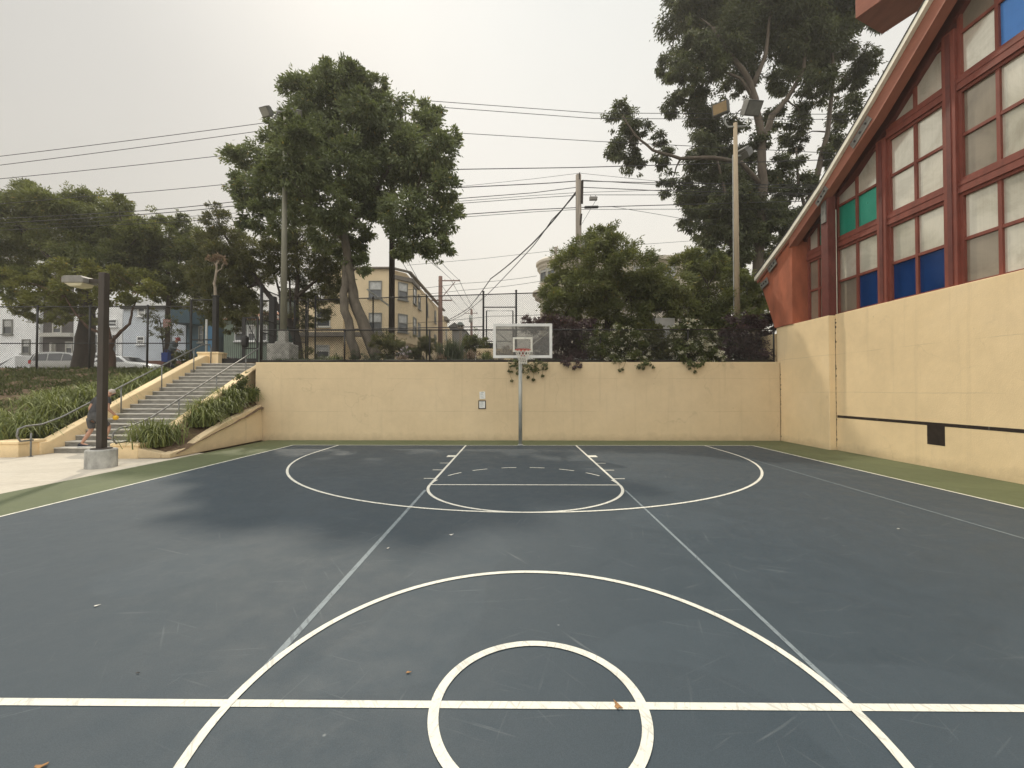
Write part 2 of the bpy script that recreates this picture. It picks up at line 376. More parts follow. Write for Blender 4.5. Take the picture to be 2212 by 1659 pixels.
M_BARKG = mat('peeling_gum_bark', (0.095, 0.075, 0.055), 0.9, 0.35, 4.0, 0.6, 10, stretch=(1, 1, .25))
M_BARKR = mat('reddish_bark', (0.10, 0.055, 0.035), 0.9, 0.35, 4.0, 0.6, 10, stretch=(1, 1, .25))

# ------------------------------------------------------------------ mesh helpers
def wloc(o):
    p_ = Vector((0, 0, 0))
    while o is not None: p_ += o.location; o = o.parent
    return p_
class MB:
    def __init__(s): s.v = []; s.f = []; s.mi = []; s.cur = 0
    def add(s, vs, fs):
        b = len(s.v); s.v += [tuple(x) for x in vs]
        for q in fs: s.f.append([b + i for i in q]); s.mi.append(s.cur)
    def box(s, lo, hi):
        x0, y0, z0 = lo; x1, y1, z1 = hi
        s.add([(x0, y0, z0), (x1, y0, z0), (x1, y1, z0), (x0, y1, z0), (x0, y0, z1), (x1, y0, z1), (x1, y1, z1), (x0, y1, z1)],
              [(0, 3, 2, 1), (4, 5, 6, 7), (0, 1, 5, 4), (1, 2, 6, 5), (2, 3, 7, 6), (3, 0, 4, 7)])
        return s
    def obox(s, c, ax, ay, az):       # centre and three half-axis vectors
        c, ax, ay, az = Vector(c), Vector(ax), Vector(ay), Vector(az)
        vs = [c + ax * i + ay * j + az * k for k in (-1, 1) for j in (-1, 1) for i in (-1, 1)]
        s.add(vs, [(0, 2, 3, 1), (4, 5, 7, 6), (0, 1, 5, 4), (1, 3, 7, 5), (3, 2, 6, 7), (2, 0, 4, 6)])
        return s
    def prism(s, poly, ext):          # polygon (3-D points) extruded along a vector
        n = len(poly); e = Vector(ext)
        vs = [Vector(p_) for p_ in poly] + [Vector(p_) + e for p_ in poly]
        s.add(vs, [tuple(range(n))[::-1], tuple(range(n, 2 * n))] + [(i, (i + 1) % n, n + (i + 1) % n, n + i) for i in range(n)])
        return s
    def bar(s, a, b, wd, th, upv=(0, 0, 1)):
        a, b = Vector(a), Vector(b); d = (b - a)
        n = d.normalized(); u_ = Vector(upv)
        sd_ = n.cross(u_)
        if sd_.length < 1e-4: sd_ = n.cross(Vector((0, 1, 0)))
        sd_.normalize(); t_ = sd_.cross(n)
        s.obox((a + b) / 2, d / 2, sd_ * wd / 2, t_ * th / 2); return s
    def tube(s, pts, rad, n=8, cap=True):
        pts = [Vector(p_) for p_ in pts]
        if not isinstance(rad, (list, tuple)): rad = [rad] * len(pts)
        base = len(s.v); prev = None
        for i, p_ in enumerate(pts):
            d = (pts[min(i + 1, len(pts) - 1)] - pts[max(i - 1, 0)])
            if d.length < 1e-9: d = Vector((0, 0, 1))
            d.normalize()
            if prev is None:
                a = d.cross(Vector((0, 0, 1)))
                if a.length < 0.05: a = d.cross(Vector((0, 1, 0)))
            else:
                a = prev - d * prev.dot(d)
                if a.length < 1e-4: a = d.cross(Vector((0, 1, 0)))
            a.normalize(); prev = a; b = d.cross(a)
            for k in range(n):
                t = 2 * math.pi * k / n
                s.v.append(tuple(p_ + (a * math.cos(t) + b * math.sin(t)) * rad[i]))
        for i in range(len(pts) - 1):
            for k in range(n):
                s.f.append([base + i * n + k, base + i * n + (k + 1) % n, base + (i + 1) * n + (k + 1) % n, base + (i + 1) * n + k]); s.mi.append(s.cur)
        if cap and n > 2:
            s.f.append([base + k for k in range(n)][::-1]); s.mi.append(s.cur)
            e = base + (len(pts) - 1) * n
            s.f.append([e + k for k in range(n)]); s.mi.append(s.cur)
        return s
    def lathe(s, prof, c, n=24, a0=0.0, a1=2 * math.pi):
        cx, cy, cz = c; base = len(s.v); full = abs(a1 - a0 - 2 * math.pi) < 1e-6; m = n if full else n + 1
        for r_, z_ in prof:
            for k in range(m):
                t = a0 + (a1 - a0) * k / n
                s.v.append((cx + r_ * math.cos(t), cy + r_ * math.sin(t), cz + z_))
        for i in range(len(prof) - 1):
            for k in range(n):
                k2 = (k + 1) % m
                s.f.append([base + i * m + k, base + i * m + k2, base + (i + 1) * m + k2, base + (i + 1) * m + k]); s.mi.append(s.cur)
        return s
    def build(s, name, mats, parent=None, smooth=False, bevel=0.0):
        off = wloc(parent)
        me = bpy.data.meshes.new(name)
        me.from_pydata([(a - off.x, b - off.y, c - off.z) for a, b, c in s.v], [], s.f)
        if not isinstance(mats, (list, tuple)): mats = [mats]
        for m in mats: me.materials.append(m)
        if len(mats) > 1: me.polygons.foreach_set('material_index', s.mi)
        if smooth: me.polygons.foreach_set('use_smooth', [True] * len(me.polygons))
        me.update()
        o = bpy.data.objects.new(name, me); COL.objects.link(o)
        if parent is not None: o.parent = parent
        if bevel:
            md = o.modifiers.new('bevel', 'BEVEL'); md.width = bevel; md.segments = 2; md.limit_method = 'ANGLE'; md.angle_limit = 0.6
        return o
def tag(o, label=None, cat=None, group=None, kind=None):
    if label: o['label'] = label
    if cat: o['category'] = cat
    if group: o['group'] = group
    if kind: o['kind'] = kind
    return o
def thing(name, loc, label, cat, group=None):
    o = bpy.data.objects.new(name, None); o.location = loc; o.empty_display_size = 0.2
    COL.objects.link(o); return tag(o, label, cat, group)
def struct(mb, name, m, **k):
    o = mb.build(name, m, **k); o['kind'] = 'structure'; return o
def dup(root, loc, label=None, rotz=None):
    r_ = root.copy(); COL.objects.link(r_); r_.location = loc
    if rotz is not None: r_.rotation_euler = (0, 0, rotz)
    if label: r_['label'] = label
    for ch in list(root.children):
        c = ch.copy(); COL.objects.link(c); c.parent = r_
        for g in list(ch.children):
            d = g.copy(); COL.objects.link(d); d.parent = c
    return r_
def np_mesh(name, verts, faces, m, parent=None, rnd=None):      # verts (n,3), faces (k,4)
    off = wloc(parent)
    me = bpy.data.meshes.new(name)
    k = len(faces); q = faces.shape[1]
    me.vertices.add(len(verts)); me.vertices.foreach_set('co', (verts - np.array(off)).astype(np.float32).ravel())
    me.loops.add(k * q); me.loops.foreach_set('vertex_index', faces.astype(np.int32).ravel())
    me.polygons.add(k); me.polygons.foreach_set('loop_start', np.arange(0, k * q, q, dtype=np.int32))
    me.polygons.foreach_set('loop_total', np.full(k, q, dtype=np.int32))
    for x in (m if isinstance(m, (list, tuple)) else [m]): me.materials.append(x)
    if rnd is not None:
        a = me.attributes.new('rnd', 'FLOAT', 'FACE'); a.data.foreach_set('value', rnd.astype(np.float32))
    me.update(calc_edges=True); me.validate()
    o = bpy.data.objects.new(name, me); COL.objects.link(o)
    if parent is not None: o.parent = parent
    return o
def unit(a): return a / np.maximum(np.linalg.norm(a, axis=1, keepdims=True), 1e-9)
def leaf_cards(pts, dirs, Ln, Wd, rng):
    n = len(pts)
    d = unit(dirs); r_ = unit(rng.normal(size=(n, 3))); wv = unit(np.cross(d, r_)); nv = np.cross(d, wv)
    l = Ln * rng.uniform(0.65, 1.25, (n, 1)); wd = Wd * rng.uniform(0.7, 1.25, (n, 1))
    v = np.empty((n, 4, 3))
    v[:, 0] = pts; v[:, 1] = pts + d * l * 0.45 + wv * wd * 0.5 + nv * wd * 0.18
    v[:, 2] = pts + d * l; v[:, 3] = pts + d * l * 0.45 - wv * wd * 0.5 + nv * wd * 0.18
    return v.reshape(-1, 3), np.arange(4 * n).reshape(n, 4)
def crown_mesh(name, m, centers, radii, per_m2, Ln, Wd, parent, seed, droop=0.3, flat=0.85, tufts=2.6, outw=0.7, tuftr=0.34, shell=0.45):
    """foliage: every clump is a cloud of leaf tufts, denser towards its outside, with gaps between the tufts"""
    rng = np.random.default_rng(seed)
    PT, DR, RN = [], [], []
    for c, r_ in zip(centers, radii):
        c = np.array(c)
        nt_ = max(5, int(tufts * 6 * max(r_, .25) ** 1.6 + 5))
        td = unit(rng.normal(size=(nt_, 3)))
        tp = c + td * (r_ * (shell + (1 - shell) * rng.random((nt_, 1)) ** 0.7)) * np.array([1, 1, flat])
        nl = max(8, int(per_m2 * r_ * r_ * 12 / nt_))
        ii = np.repeat(np.arange(nt_), nl)
        tb = np.clip(rng.random(nt_) + rng.uniform(-.28, .28), 0, 1)
        o_ = rng.normal(size=(len(ii), 3)) * tuftr * r_ * rng.uniform(0.6, 1.2, (nt_, 1))[ii] * 0.62 * np.array([1, 1, 0.7])
        p_ = tp[ii] + o_
        d = unit(o_) * 0.6 + td[ii] * outw + rng.normal(size=p_.shape) * 0.45 + np.array([0, 0, -droop])
        PT.append(p_); DR.append(d); RN.append(np.clip(0.6 * tb[ii] + 0.4 * rng.random(len(ii)), 0, 1))
    for c, r_ in zip(centers, radii):      # a few stray sprigs round the outside
        for _ in range(3):
            td = unit(rng.normal(size=(1, 3)))[0]; k_ = max(6, int(per_m2 * r_ * r_ * .16))
            p_ = np.array(c) + td * r_ * rng.uniform(1.0, 1.3) + rng.normal(size=(k_, 3)) * r_ * .11
            PT.append(p_); DR.append(td * .8 + rng.normal(size=p_.shape) * .5 + np.array([0, 0, -droop])); RN.append(np.clip(rng.uniform(.3, .8) + rng.normal(size=k_) * .15, 0, 1))
    PT = np.concatenate(PT); DR = np.concatenate(DR); RN = np.concatenate(RN)
    RN[rng.random(len(RN)) < .012] = 1.0
    v, f = leaf_cards(PT, DR, Ln, Wd, rng)
    return np_mesh(name, v, f, m, parent, RN)
def px_clumps(lst, Y, seed, spread=1.0, ys=None):
    rng = random.Random(seed); cs, rs = [], []
    for it in lst:
        u_, v_, r_ = it[:3]
        y_ = Y + (it[3] if len(it) > 3 else rng.uniform(-1, 1) * spread)
        cs.append(P(u_, v_, y_)); rs.append(r_ * y_ / F)
    return cs, rs
def jitter_path(pts, amp, n, seed):
    rng = random.Random(seed); o_ = []
    for i in range(len(pts) - 1):
        a, b = Vector(pts[i]), Vector(pts[i + 1])
        for k in range(n):
            t = k / n; p_ = a.lerp(b, t)
            if i + k > 0: p_ = p_ + Vector((rng.uniform(-1, 1), rng.uniform(-1, 1), rng.uniform(-.5, .5))) * amp
            o_.append(p_)
    o_.append(Vector(pts[-1])); return o_
def rad_path(n, r0, r1): return [r0 + (r1 - r0) * i / (n - 1) for i in range(n)]
def limb(mb, pts, r0, r1, seed=0, amp=None, n=3, sides=8):
    p_ = jitter_path(pts, amp if amp is not None else r1 * 1.2, n, seed)
    mb.tube(p_, rad_path(len(p_), r0, r1), sides)
def twigs(mb, start, cs, rs, r0, seed, every=1):
    rng = random.Random(seed)
    for i, (c, r_) in enumerate(zip(cs, rs)):
        if i % every: continue
        s_ = min(start, key=lambda q: (Vector(q) - Vector(c)).length)
        mid = Vector(s_).lerp(Vector(c), 0.5) + Vector((rng.uniform(-.3, .3), rng.uniform(-.3, .3), rng.uniform(-.1, .4))) * r_
        limb(mb, [s_, mid, c], r0, r0 * 0.3, seed + i, r0, 2, 5)
def grass_clump(name, base, rad, height, n, m, parent=None, seed=0, lean=0.9, wd=0.018, arch=True):
    rng = np.random.default_rng(seed)
    b0 = np.array(base) + np.c_[rng.normal(size=(n, 2)) * rad * 0.25, np.zeros(n)]
    az = rng.uniform(0, 2 * np.pi, n); dirh = np.c_[np.cos(az), np.sin(az), np.zeros(n)]
    h = height * rng.uniform(0.55, 1.1, n)[:, None]; ln = rad * lean * (rng.uniform(0.35, 1.2, n) if arch else rng.uniform(0.2, 1.0, n))[:, None]
    side = np.c_[-np.sin(az), np.cos(az), np.zeros(n)] * (wd * rng.uniform(0.7, 1.3, (n, 1)))
    ts = [0, .3, .55, .78, 1.0]; lev = []
    upv = np.array([[0, 0, 1.0]])
    for t in ts:
        c = b0 + dirh * ln * t ** (1.25 if arch else 1.6) + upv * h * ((2.45 * t - 1.2 * t * t - (1.0 * ln / rad) * t * t) if arch else (1.6 * t - 0.85 * t * t * (0.7 + ln / rad * 0.5)))
        wv = side * (1 - 0.85 * t)
        lev.append(c - wv); lev.append(c + wv)
    v = np.stack(lev, 1).reshape(-1, 3)
    idx = np.arange(n)[:, None] * 10
    f = np.concatenate([idx + np.array([[2 * i, 2 * i + 1, 2 * i + 3, 2 * i + 2]]) for i in range(4)])
    r_ = np.tile(rng.random(n), 4)
    return np_mesh(name, v, f, m, parent, r_)

# ------------------------------------------------------------------ the setting: ground sheets, court, hill, streets
b = MB(); b.add([(-500, -300, -.04), (500, -300, -.04), (500, 900, -.04), (-500, 900, -.04)], [(0, 1, 2, 3)])
struct(b, 'ground', M_EARTH)
b = MB()
for x0, x1, y0, y1 in ((-400, -13.7, 20.6, 800), (-13.7, -10.2, 17.75, 800), (-10.2, 400, 15.5, 800)):
    b.add([(x0, y0, ZG), (x1, y0, ZG), (x1, y1, ZG), (x0, y1, ZG)], [(0, 1, 2, 3)])
struct(b, 'upper_ground', M_EARTH)
b = MB(); b.add([(-9.0, -11, 0), (9.76, -11, 0), (9.76, 15.22, 0), (-9.0, 15.22, 0)], [(0, 1, 2, 3)])
struct(b, 'court_border', M_GREEN)
b = MB(); b.add([(-70, -30, -.006), (-9.0, -30, -.006), (-9.0, 12.1, -.006), (-70, 12.1, -.006)], [(0, 1, 2, 3)])
struct(b, 'plaza', M_PLAZA)
XL, XR, YB, YH, X0 = -7.35, 7.75, 13.8, 2.42, 0.17
b = MB(); b.add([(XL, -9, .004), (XR, -9, .004), (XR, YB, .004), (XL, YB, .004)], [(0, 1, 2, 3)])
struct(b, 'court_surface', M_BLUE)
ZC = [0.0068]
def nz(): ZC[0] += 0.00012; return ZC[0]
def line(mb, x0, y0, x1, y1, wd=0.052):
    z = nz(); d = Vector((x1 - x0, y1 - y0)).normalized(); n = Vector((-d.y, d.x)) * wd / 2
    mb.add([(x0 + n.x, y0 + n.y, z), (x1 + n.x, y1 + n.y, z), (x1 - n.x, y1 - n.y, z), (x0 - n.x, y0 - n.y, z)], [(0, 3, 2, 1)])
def arc(mb, cx, cy, r_, a0, a1, wd=0.052, seg=3):
    z = nz(); n = max(4, int(abs(a1 - a0) / seg)); vs, fs = [], []
    for i in range(n + 1):
        a = math.radians(a0 + (a1 - a0) * i / n)
        for q in (r_ - wd / 2, r_ + wd / 2): vs.append((cx + q * math.cos(a), cy + q * math.sin(a), z))
    for i in range(n): fs.append((2 * i, 2 * i + 1, 2 * i + 3, 2 * i + 2))
    mb.add(vs, fs)
b = MB()
line(b, X0 - 1.805, 7.6, X0 - 1.79, 2.72, 0.05); line(b, X0 + 1.805, 7.6, X0 + 1.76, 2.5, 0.034)
line(b, 6.17, 11.4, 6.17, -9, 0.03)
struct(b, 'faded_court_lines', M_FADED)
b = MB()
line(b, XL, -9, XL, YB); line(b, XR, -9, XR, YB); line(b, XL, YB, XR, YB, .05); line(b, XL, YH, XR, YH, .056)
for s_ in (-1, 1):
    line(b, X0 + s_ * 1.805, YB, X0 + s_ * 1.805, YB - 5.79)
    for d0, wd in ((2.29, .30), (3.40, .05), (4.30, .05), (5.22, .05)):
        line(b, X0 + s_ * 1.83, YB - d0, X0 + s_ * 2.05, YB - d0, wd)
line(b, X0 - 1.78, 8.01, X0 + 1.78, 8.01)
arc(b, X0, 8.01, 1.805, 180, 360)
for a0, a1 in ((5, 16), (27, 39), (49, 62), (76, 90)):
    arc(b, X0, 8.01, 1.805, 90 - a1, 90 - a0, .045); arc(b, X0, 8.01, 1.805, 90 + a0, 90 + a1, .045)
arc(b, X0, YB - 1.6, 6.0, 180, 360); line(b, X0 - 6.0, YB - 1.6, X0 - 6.0, YB); line(b, X0 + 6.0, YB - 1.6, X0 + 6.0, YB)
arc(b, X0 - .04, YH - .02, 1.775, 0, 360); arc(b, X0 - .04, YH - .01, 0.59, 0, 360, .058)
struct(b, 'court_lines', M_WHITE)

# street at the top of the hill and the avenue running away
b = MB(); b.add([(-200, 26, ZG + .004), (200, 26, ZG + .004), (200, 36, ZG + .004), (-200, 36, ZG + .004)], [(0, 1, 2, 3)])
struct(b, 'street', M_ASPH)
b = MB(); b.add([(-8.8, 36, ZG + .004), (1, 36, ZG + .004), (1, 700, ZG + .004), (-8.8, 700, ZG + .004)], [(0, 1, 2, 3)])
struct(b, 'avenue', M_ASPH)
b = MB(); b.box((-200, 22.2, ZG - .1), (-13.2, 25.9, ZG + .12)); b.box((-8.7, 22.2, ZG - .1), (200, 25.9, ZG + .12))
struct(b, 'pavement', M_CONC)

# the planted slope left of the stairs
def hill_z(x, y):
    t = (y - 11.95) / 8.7
    t = max(0, min(1, t)); s_ = t ** 0.82
    return 0.22 + (ZG + 0.05 - 0.22) * s_
rng = np.random.default_rng(3)
nx, ny = 90, 26; vs, fs = [], []
for j in range(ny + 1):
    for i in range(nx + 1):
        x = -13.7 - 50 * (i / nx) ** 1.5; y = 11.95 + 8.75 * j / ny
        vs.append((x, y, hill_z(x, y) + (0 if j in (0, ny) else 0.10 * rng.normal() * .6)))
for j in range(ny):
    for i in range(nx):
        a = j * (nx + 1) + i; fs.append((a, a + nx + 1, a + nx + 2, a + 1))
b = MB(); b.add(vs, fs); struct(b, 'hillside', M_DIRT, smooth=True)

# soil of the planter beside the stairs
XCR = -10.65    # outer face of the right stair cheek
def bed_z(x, y):
    t = max(0, min(1, (y - 11.3) / 3.9)); s_ = (x + 10.35) / 1.2
    return 0.13 + t * (1.75 - 0.72 * s_)
vs, fs = [], []
for j in range(13):
    for i in range(7):
        x = -10.36 + 1.2 * i / 6; y = 11.3 + 3.95 * j / 12
        vs.append((x, y, bed_z(x, y) + rng.normal() * .02))
for j in range(12):
    for i in range(6):
        a = j * 7 + i; fs.append((a, a + 1, a + 8, a + 7))
b = MB(); b.add(vs, fs); struct(b, 'planting_bed', M_DIRT, smooth=True)

# ------------------------------------------------------------------ walls
b = MB(); b.box((-9.5, 15.2, -.03), (9.54, 15.5, ZT))
t = b.build('retaining_wall', M_STUCCO, bevel=.02)
tag(t, 'long tan painted retaining wall behind the basketball hoop', 'wall')

t = thing('planter_wall', (-9.15, 11.1, 0), 'low tan planter wall sloping down from the long wall beside the green border', 'wall')
b = MB()
th = .24
b.prism([(-9.2, 11.08, 0), (-9.2, 15.198, 0), (-9.26, 15.198, 1.30), (-9.2, 13.2, .80), (-9.2, 12.3, .47), (-9.2, 11.75, .22), (-9.2, 11.08, .13)], (-th, 0, 0))
b.build('wall', M_STUCCO, t, bevel=.025)
b = MB(); b.prism([(-9.443, 11.09, 0), (-10.46, 11.09, 0), (-10.46, 11.09, .34), (-10.2, 11.09, .30), (-9.443, 11.09, .128)], (0, th, 0))
b.build('front_curb', M_STUCCO, t, bevel=.02)

# ------------------------------------------------------------------ the concrete stairs
YS0, TR, RI, NST = 12.05, 0.298, 0.1485, 20
XSL, XSR = -13.4, -10.36
t = thing('staircase', (-11.9, 12, 0), 'grey concrete stairs climbing between two tan sloping cheek walls', 'stairs')
for i in range(NST):
    y0 = YS0 + i * TR; y1 = y0 + TR if i < NST - 1 else y0 + TR + .24
    b = MB(); b.box((XSL + .001, y0 + .018, -.03 if i == 0 else max(0, i - 1) * RI), (XSR - .001, y1 + .017, (i + 1) * RI - .035)); st = b.build('step', M_STAIRF, t)
    b = MB(); b.box((XSL + .002, y0, (i + 1) * RI - .034), (XSR - .002, y1 + .016, (i + 1) * RI)); b.build('tread', M_TREAD, st, bevel=.008)
def cheek(x0, x1, nm):
    b = MB()
    poly = [(x0, 11.72, -.02), (x0, 11.72, .34), (x0, 11.95, .36), (x0, 17.4, 3.06), (x0, 18.0, 3.32), (x0, 18.35, 3.32), (x0, 18.35, -.02)]
    b.prism(poly, (x1 - x0, 0, 0)); return b.build(nm, M_STUCCO2, t, bevel=.03)
cheek(XSL - .32, XSL, 'cheek_wall')
b = MB(); b.prism([(XSR, 11.25, -.02), (XSR, 11.25, .30), (XSR, 11.5, .36), (XSR, 15.9, 2.56), (XSR, 16.9, 2.96), (XSR, 17.95, 3.05), (XSR, 17.95, -.02)], (XCR + .32 - XSR + .0, 0, 0) if False else (.32, 0, 0))
b.build('cheek_wall', M_STUCCO2, t, bevel=.03)
def pier(x0, x1, y0, y1, z0, z1, cap=.09):
    b = MB(); b.box((x0 + .03, y0 + .03, z0), (x1 - .03, y1 - .03, z1 - cap)); o = b.build('pier', M_STUCCO2, t, bevel=.012)
    b = MB(); b.box((x0, y0, z1 - cap + .001), (x1, y1, z1)); b.build('cap', M_STUCCO2, o, bevel=.025)
pier(-10.78, -10.02, 11.05, 11.55, -.03, .40)
pier(-13.95, -12.98, 18.15, 18.75, 2.5, 3.50)
pier(-14.28, -13.44, 11.22, 11.92, -.03, .43)
b = MB(); b.box((-40, 11.72, -.03), (-14.222, 11.97, .27))
tag(b.build('low_wall', M_STUCCO2, bevel=.03), 'low tan kerb wall at the foot of the grassy slope left of the stairs', 'wall')

def handrail(x, label, ystart, curl, posts, zf):
    t = thing('handrail', (x, ystart, 0), label, 'handrail')
    pts = []
    y0, z0 = ystart + .55, 0.80 + (YS0 - YS0)
    zz = lambda y: (y - YS0) / TR * RI + 1.0
    ya, yb = YS0 - .05, 17.55
    low = [(x, ya - .62, .42), (x, ya - .95, .40), (x, ya - 1.06, .52), (x, ya - 1.04, .70), (x, ya - .85, .80), (x, ya - .55, .82)] if curl else [(x, ya - .6, .45), (x, ya - .9, .45), (x, ya - .98, .6), (x, ya - .95, .78), (x, ya - .78, .84), (x, ya - .4, .86)]
    b = MB(); b.tube(low + [(x, ya + .1, zz(ya + .1)), (x, yb, zz(yb)), (x, yb + .45, zz(yb) + .05), (x, yb + .52, zz(yb) - .1), (x, yb + .5, zz(yb) - .95)], .024, 8)
    b.build('rail', M_RAIL, t, smooth=True)
    for y in posts:
        b = MB(); b.tube([(x, y, zf(y)), (x, y, zz(y) - .012)], .02, 8); b.lathe([(.001, .012), (.05, .012), (.05, 0)], (x, y, zf(y)), 12)
        b.build('post', M_RAIL, t, smooth=True)
    return t
stepz = lambda y: max(0, (math.floor((y - YS0) / TR) + 1)) * RI
handrail(XSL + .16, 'grey steel handrail along the far cheek of the stairs', 11.2, False, [12.75 - 1.4, 13.95, 15.55, 17.1], lambda y: 0 if y < YS0 else stepz(y) - .002)
handrail(XSR - .24, 'grey steel handrail with a curled foot along the near cheek of the stairs', 11.0, True, [13.1, 14.75, 16.35], lambda y: stepz(y) - .002)

# ------------------------------------------------------------------ gymnasium on the right
def lerp_t(tab, y):
    for (a, za), (c, zc) in zip(tab, tab[1:]):
        if a >= y >= c: return za + (zc - za) * (a - y) / (a - c)
    return tab[0][1] if y > tab[0][0] else tab[-1][1]
ROOF = [(16.45, 6.25), (16.3, 6.32), (14.5, 7.22), (12.95, 8.15), (11.0, 9.56), (9.5, 10.74), (1.0, 17.5)]
Oz = lambda y: lerp_t(ROOF, y)
Gz = lambda y: Oz(y) - (.30 if y > 12.9 else .58)
gym = thing('gymnasium', (10, 12, 0), 'gym with tan base wall, red timber frames and coloured glazing under a steep roof', 'building')
b = MB(); b.box((9.75, -3, -.03), (10.6, 12.84, 4.13)); base_w = b.build('base_wall', M_STUCCO2, gym, bevel=.015)
b = MB(); b.box((9.55, 12.845, -.03), (10.6, 15.40, 4.10)); b.box((9.55, 15.501, 2.5), (10.6, 17.2, 3.9)); b.build('projecting_wall', M_STUCCO2, gym, bevel=.015)
# painted black band and square
M_BPAINT, t_, b_ = node_mat('black_wall_paint', 0.5, 0.35)
n_ = NB(t_)
f_ = n_.math('MULTIPLY', n_.mask(n_.noise(1.0, 5, .7, n_.scaled((6, 14, 1.2))), .66, .70), .7)
n_.link(n_.mix(f_, n_.ramp(n_.noise(9, 5, .6), [(.3, (.016, .011, .010)), (.7, (.034, .024, .02))]), (.45, .42, .36)), b_.inputs['Base Color'])
b = MB(); b.box((9.747, -3, .985), (9.7495, 12.80, 1.06)); b.build('painted_band', M_BPAINT, gym)
b = MB(); b.box((9.7462, 9.62, .54), (9.7494, 10.03, 1.055)); b.build('painted_square', M_BPAINT, gym)
# damp joint with moss where walls meet
M_MOSS = mat('dark_moss_stain', (0.04, 0.032, 0.022), .95, .5, 12, .6, 40)
r_ = random.Random(5)
for x, y, z0, z1 in ((9.744, 12.838, .1, 4.0), (9.546, 15.193, .0, 2.83)):
    b = MB(); vs, fs = [], []; z = z0; k = 0
    while z < z1:
        wd = abs(r_.gauss(.004, .006)) + (r_.random() < .16) * r_.uniform(.015, .05) * (1.4 if z > 1.6 else .7)
        vs += [(x, y + .004, z), (x, y - wd - .001, z)]; z += r_.uniform(.018, .06); k += 1
    fs = [(2 * i, 2 * i + 1, 2 * i + 3, 2 * i + 2) for i in range(k - 1)]
    b.add(vs, fs); b.build('mossy_joint', M_MOSS, gym)
# orange buttress end
b = MB(); b.prism([(9.52, 14.46, 4.101), (9.52, 14.46, Oz(14.46) - .24), (9.52, 16.35, Oz(16.35) - .24), (9.52, 15.85, 5.0), (9.52, 15.45, 4.101)], (4, 0, 0))
b.build('buttress', M_ORANGE, gym, bevel=.01)
# front column and its mullion
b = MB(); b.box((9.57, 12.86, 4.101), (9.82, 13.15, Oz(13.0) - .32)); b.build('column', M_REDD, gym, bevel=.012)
b = MB(); b.tube([(9.9, 12.97, 4.13), (9.9, 12.97, 7.4)], .02, 8); b.build('downpipe', M_CREAMT, gym)
# roof: slab, cream edge, red fascia
ys = [p_[0] for p_ in ROOF]
def band(x0, x1, top, bot, nm, m, ylist=ys, bev=0):
    b = MB()
    n = len(ylist)
    vs = [(x0, y, Oz(y) + top) for y in ylist] + [(x0, y, Oz(y) + bot(y)) for y in ylist]
    vs += [(x1, y, z) for _, y, z in vs]
    fs = []
    for i in range(n - 1):
        fs += [(i, i + 1, n + i + 1, n + i), (2 * n + i, 3 * n + i, 3 * n + i + 1, 2 * n + i + 1), (i, 2 * n + i, 2 * n + i + 1, i + 1), (n + i, n + i + 1, 3 * n + i + 1, 3 * n + i)]
    fs += [(0, n, 3 * n, 2 * n), (n - 1, 3 * n - 1, 4 * n - 1, 2 * n - 1)]
    b.add(vs, fs); return b.build(nm, m, gym, bevel=bev)
band(9.35, 26, .045, lambda y: .0, 'roof_shingles', M_SHING)
band(9.36, 9.46, -.001, lambda y: -.15, 'roof_edge_board', M_CREAMT)
band(9.46, 9.72, -.001, lambda y: -.62 if y < 12.5 else -.46, 'fascia', M_FASC, [p_[0] for p_ in ROOF if p_[0] < 14.6])
band(9.461, 9.519, -.001, lambda y: -.24, 'fascia_end', M_FASC, [16.45, 16.3, 14.51])
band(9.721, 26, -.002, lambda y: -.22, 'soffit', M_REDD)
# sloping header above the glass
b = MB()
yl = [14.46, 12.95, 11.0, 9.5, 1.0]
n = len(yl)
vs = [(9.93, y, Oz(y) - .221) for y in yl] + [(9.93, y, Gz(y) - .02) for y in yl]; vs += [(10.12, y, z) for _, y, z in vs]
fs = []
for i in range(n - 1): fs += [(i, i + 1, n + i + 1, n + i), (2 * n + i, 3 * n + i, 3 * n + i + 1, 2 * n + i + 1), (i, 2 * n + i, 2 * n + i + 1, i + 1), (n + i, n + i + 1, 3 * n + i + 1, 3 * n + i)]
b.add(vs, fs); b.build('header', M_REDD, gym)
# mullions, transoms, windows
MULL = [14.40, 13.20, 11.37, 9.57, 7.77, 5.97, 4.17]
ROWS = [4.13, 6.35, 8.68, 11.0, 13.3]
for y in MULL[1:]:
    b = MB(); b.box((9.90, y - .14, 4.131), (10.2, y + .14, Gz(y + .14) - .0)); b.build('mullion', M_REDW, gym, bevel=.008)
    b = MB(); b.box((9.886, y - .05, 4.20), (9.899, y + .05, Gz(y + .14) - .05)); b.build('cover_strip', M_REDD, gym)
COLR = {(1, 0): [0, 2, 0, 0], (1, 1): [4, 4, 0, 0], (0, 1): [0, 4, 0, 0], (2, 0): [2, 2, 0, 0], (3, 0): [1, 0, 0, 0], (3, 1): [1, 0, 1, 0], (3, 2): [0, 3, 1, 3], (0, 0): [1, 1, 1, 1], (1, 0): [1, 2, 0, 0], (5, 1): [4, 0, 0, 0], (4, 0): [0, 3, 0, 0], (4, 2): [0, 0, 2, 0]}
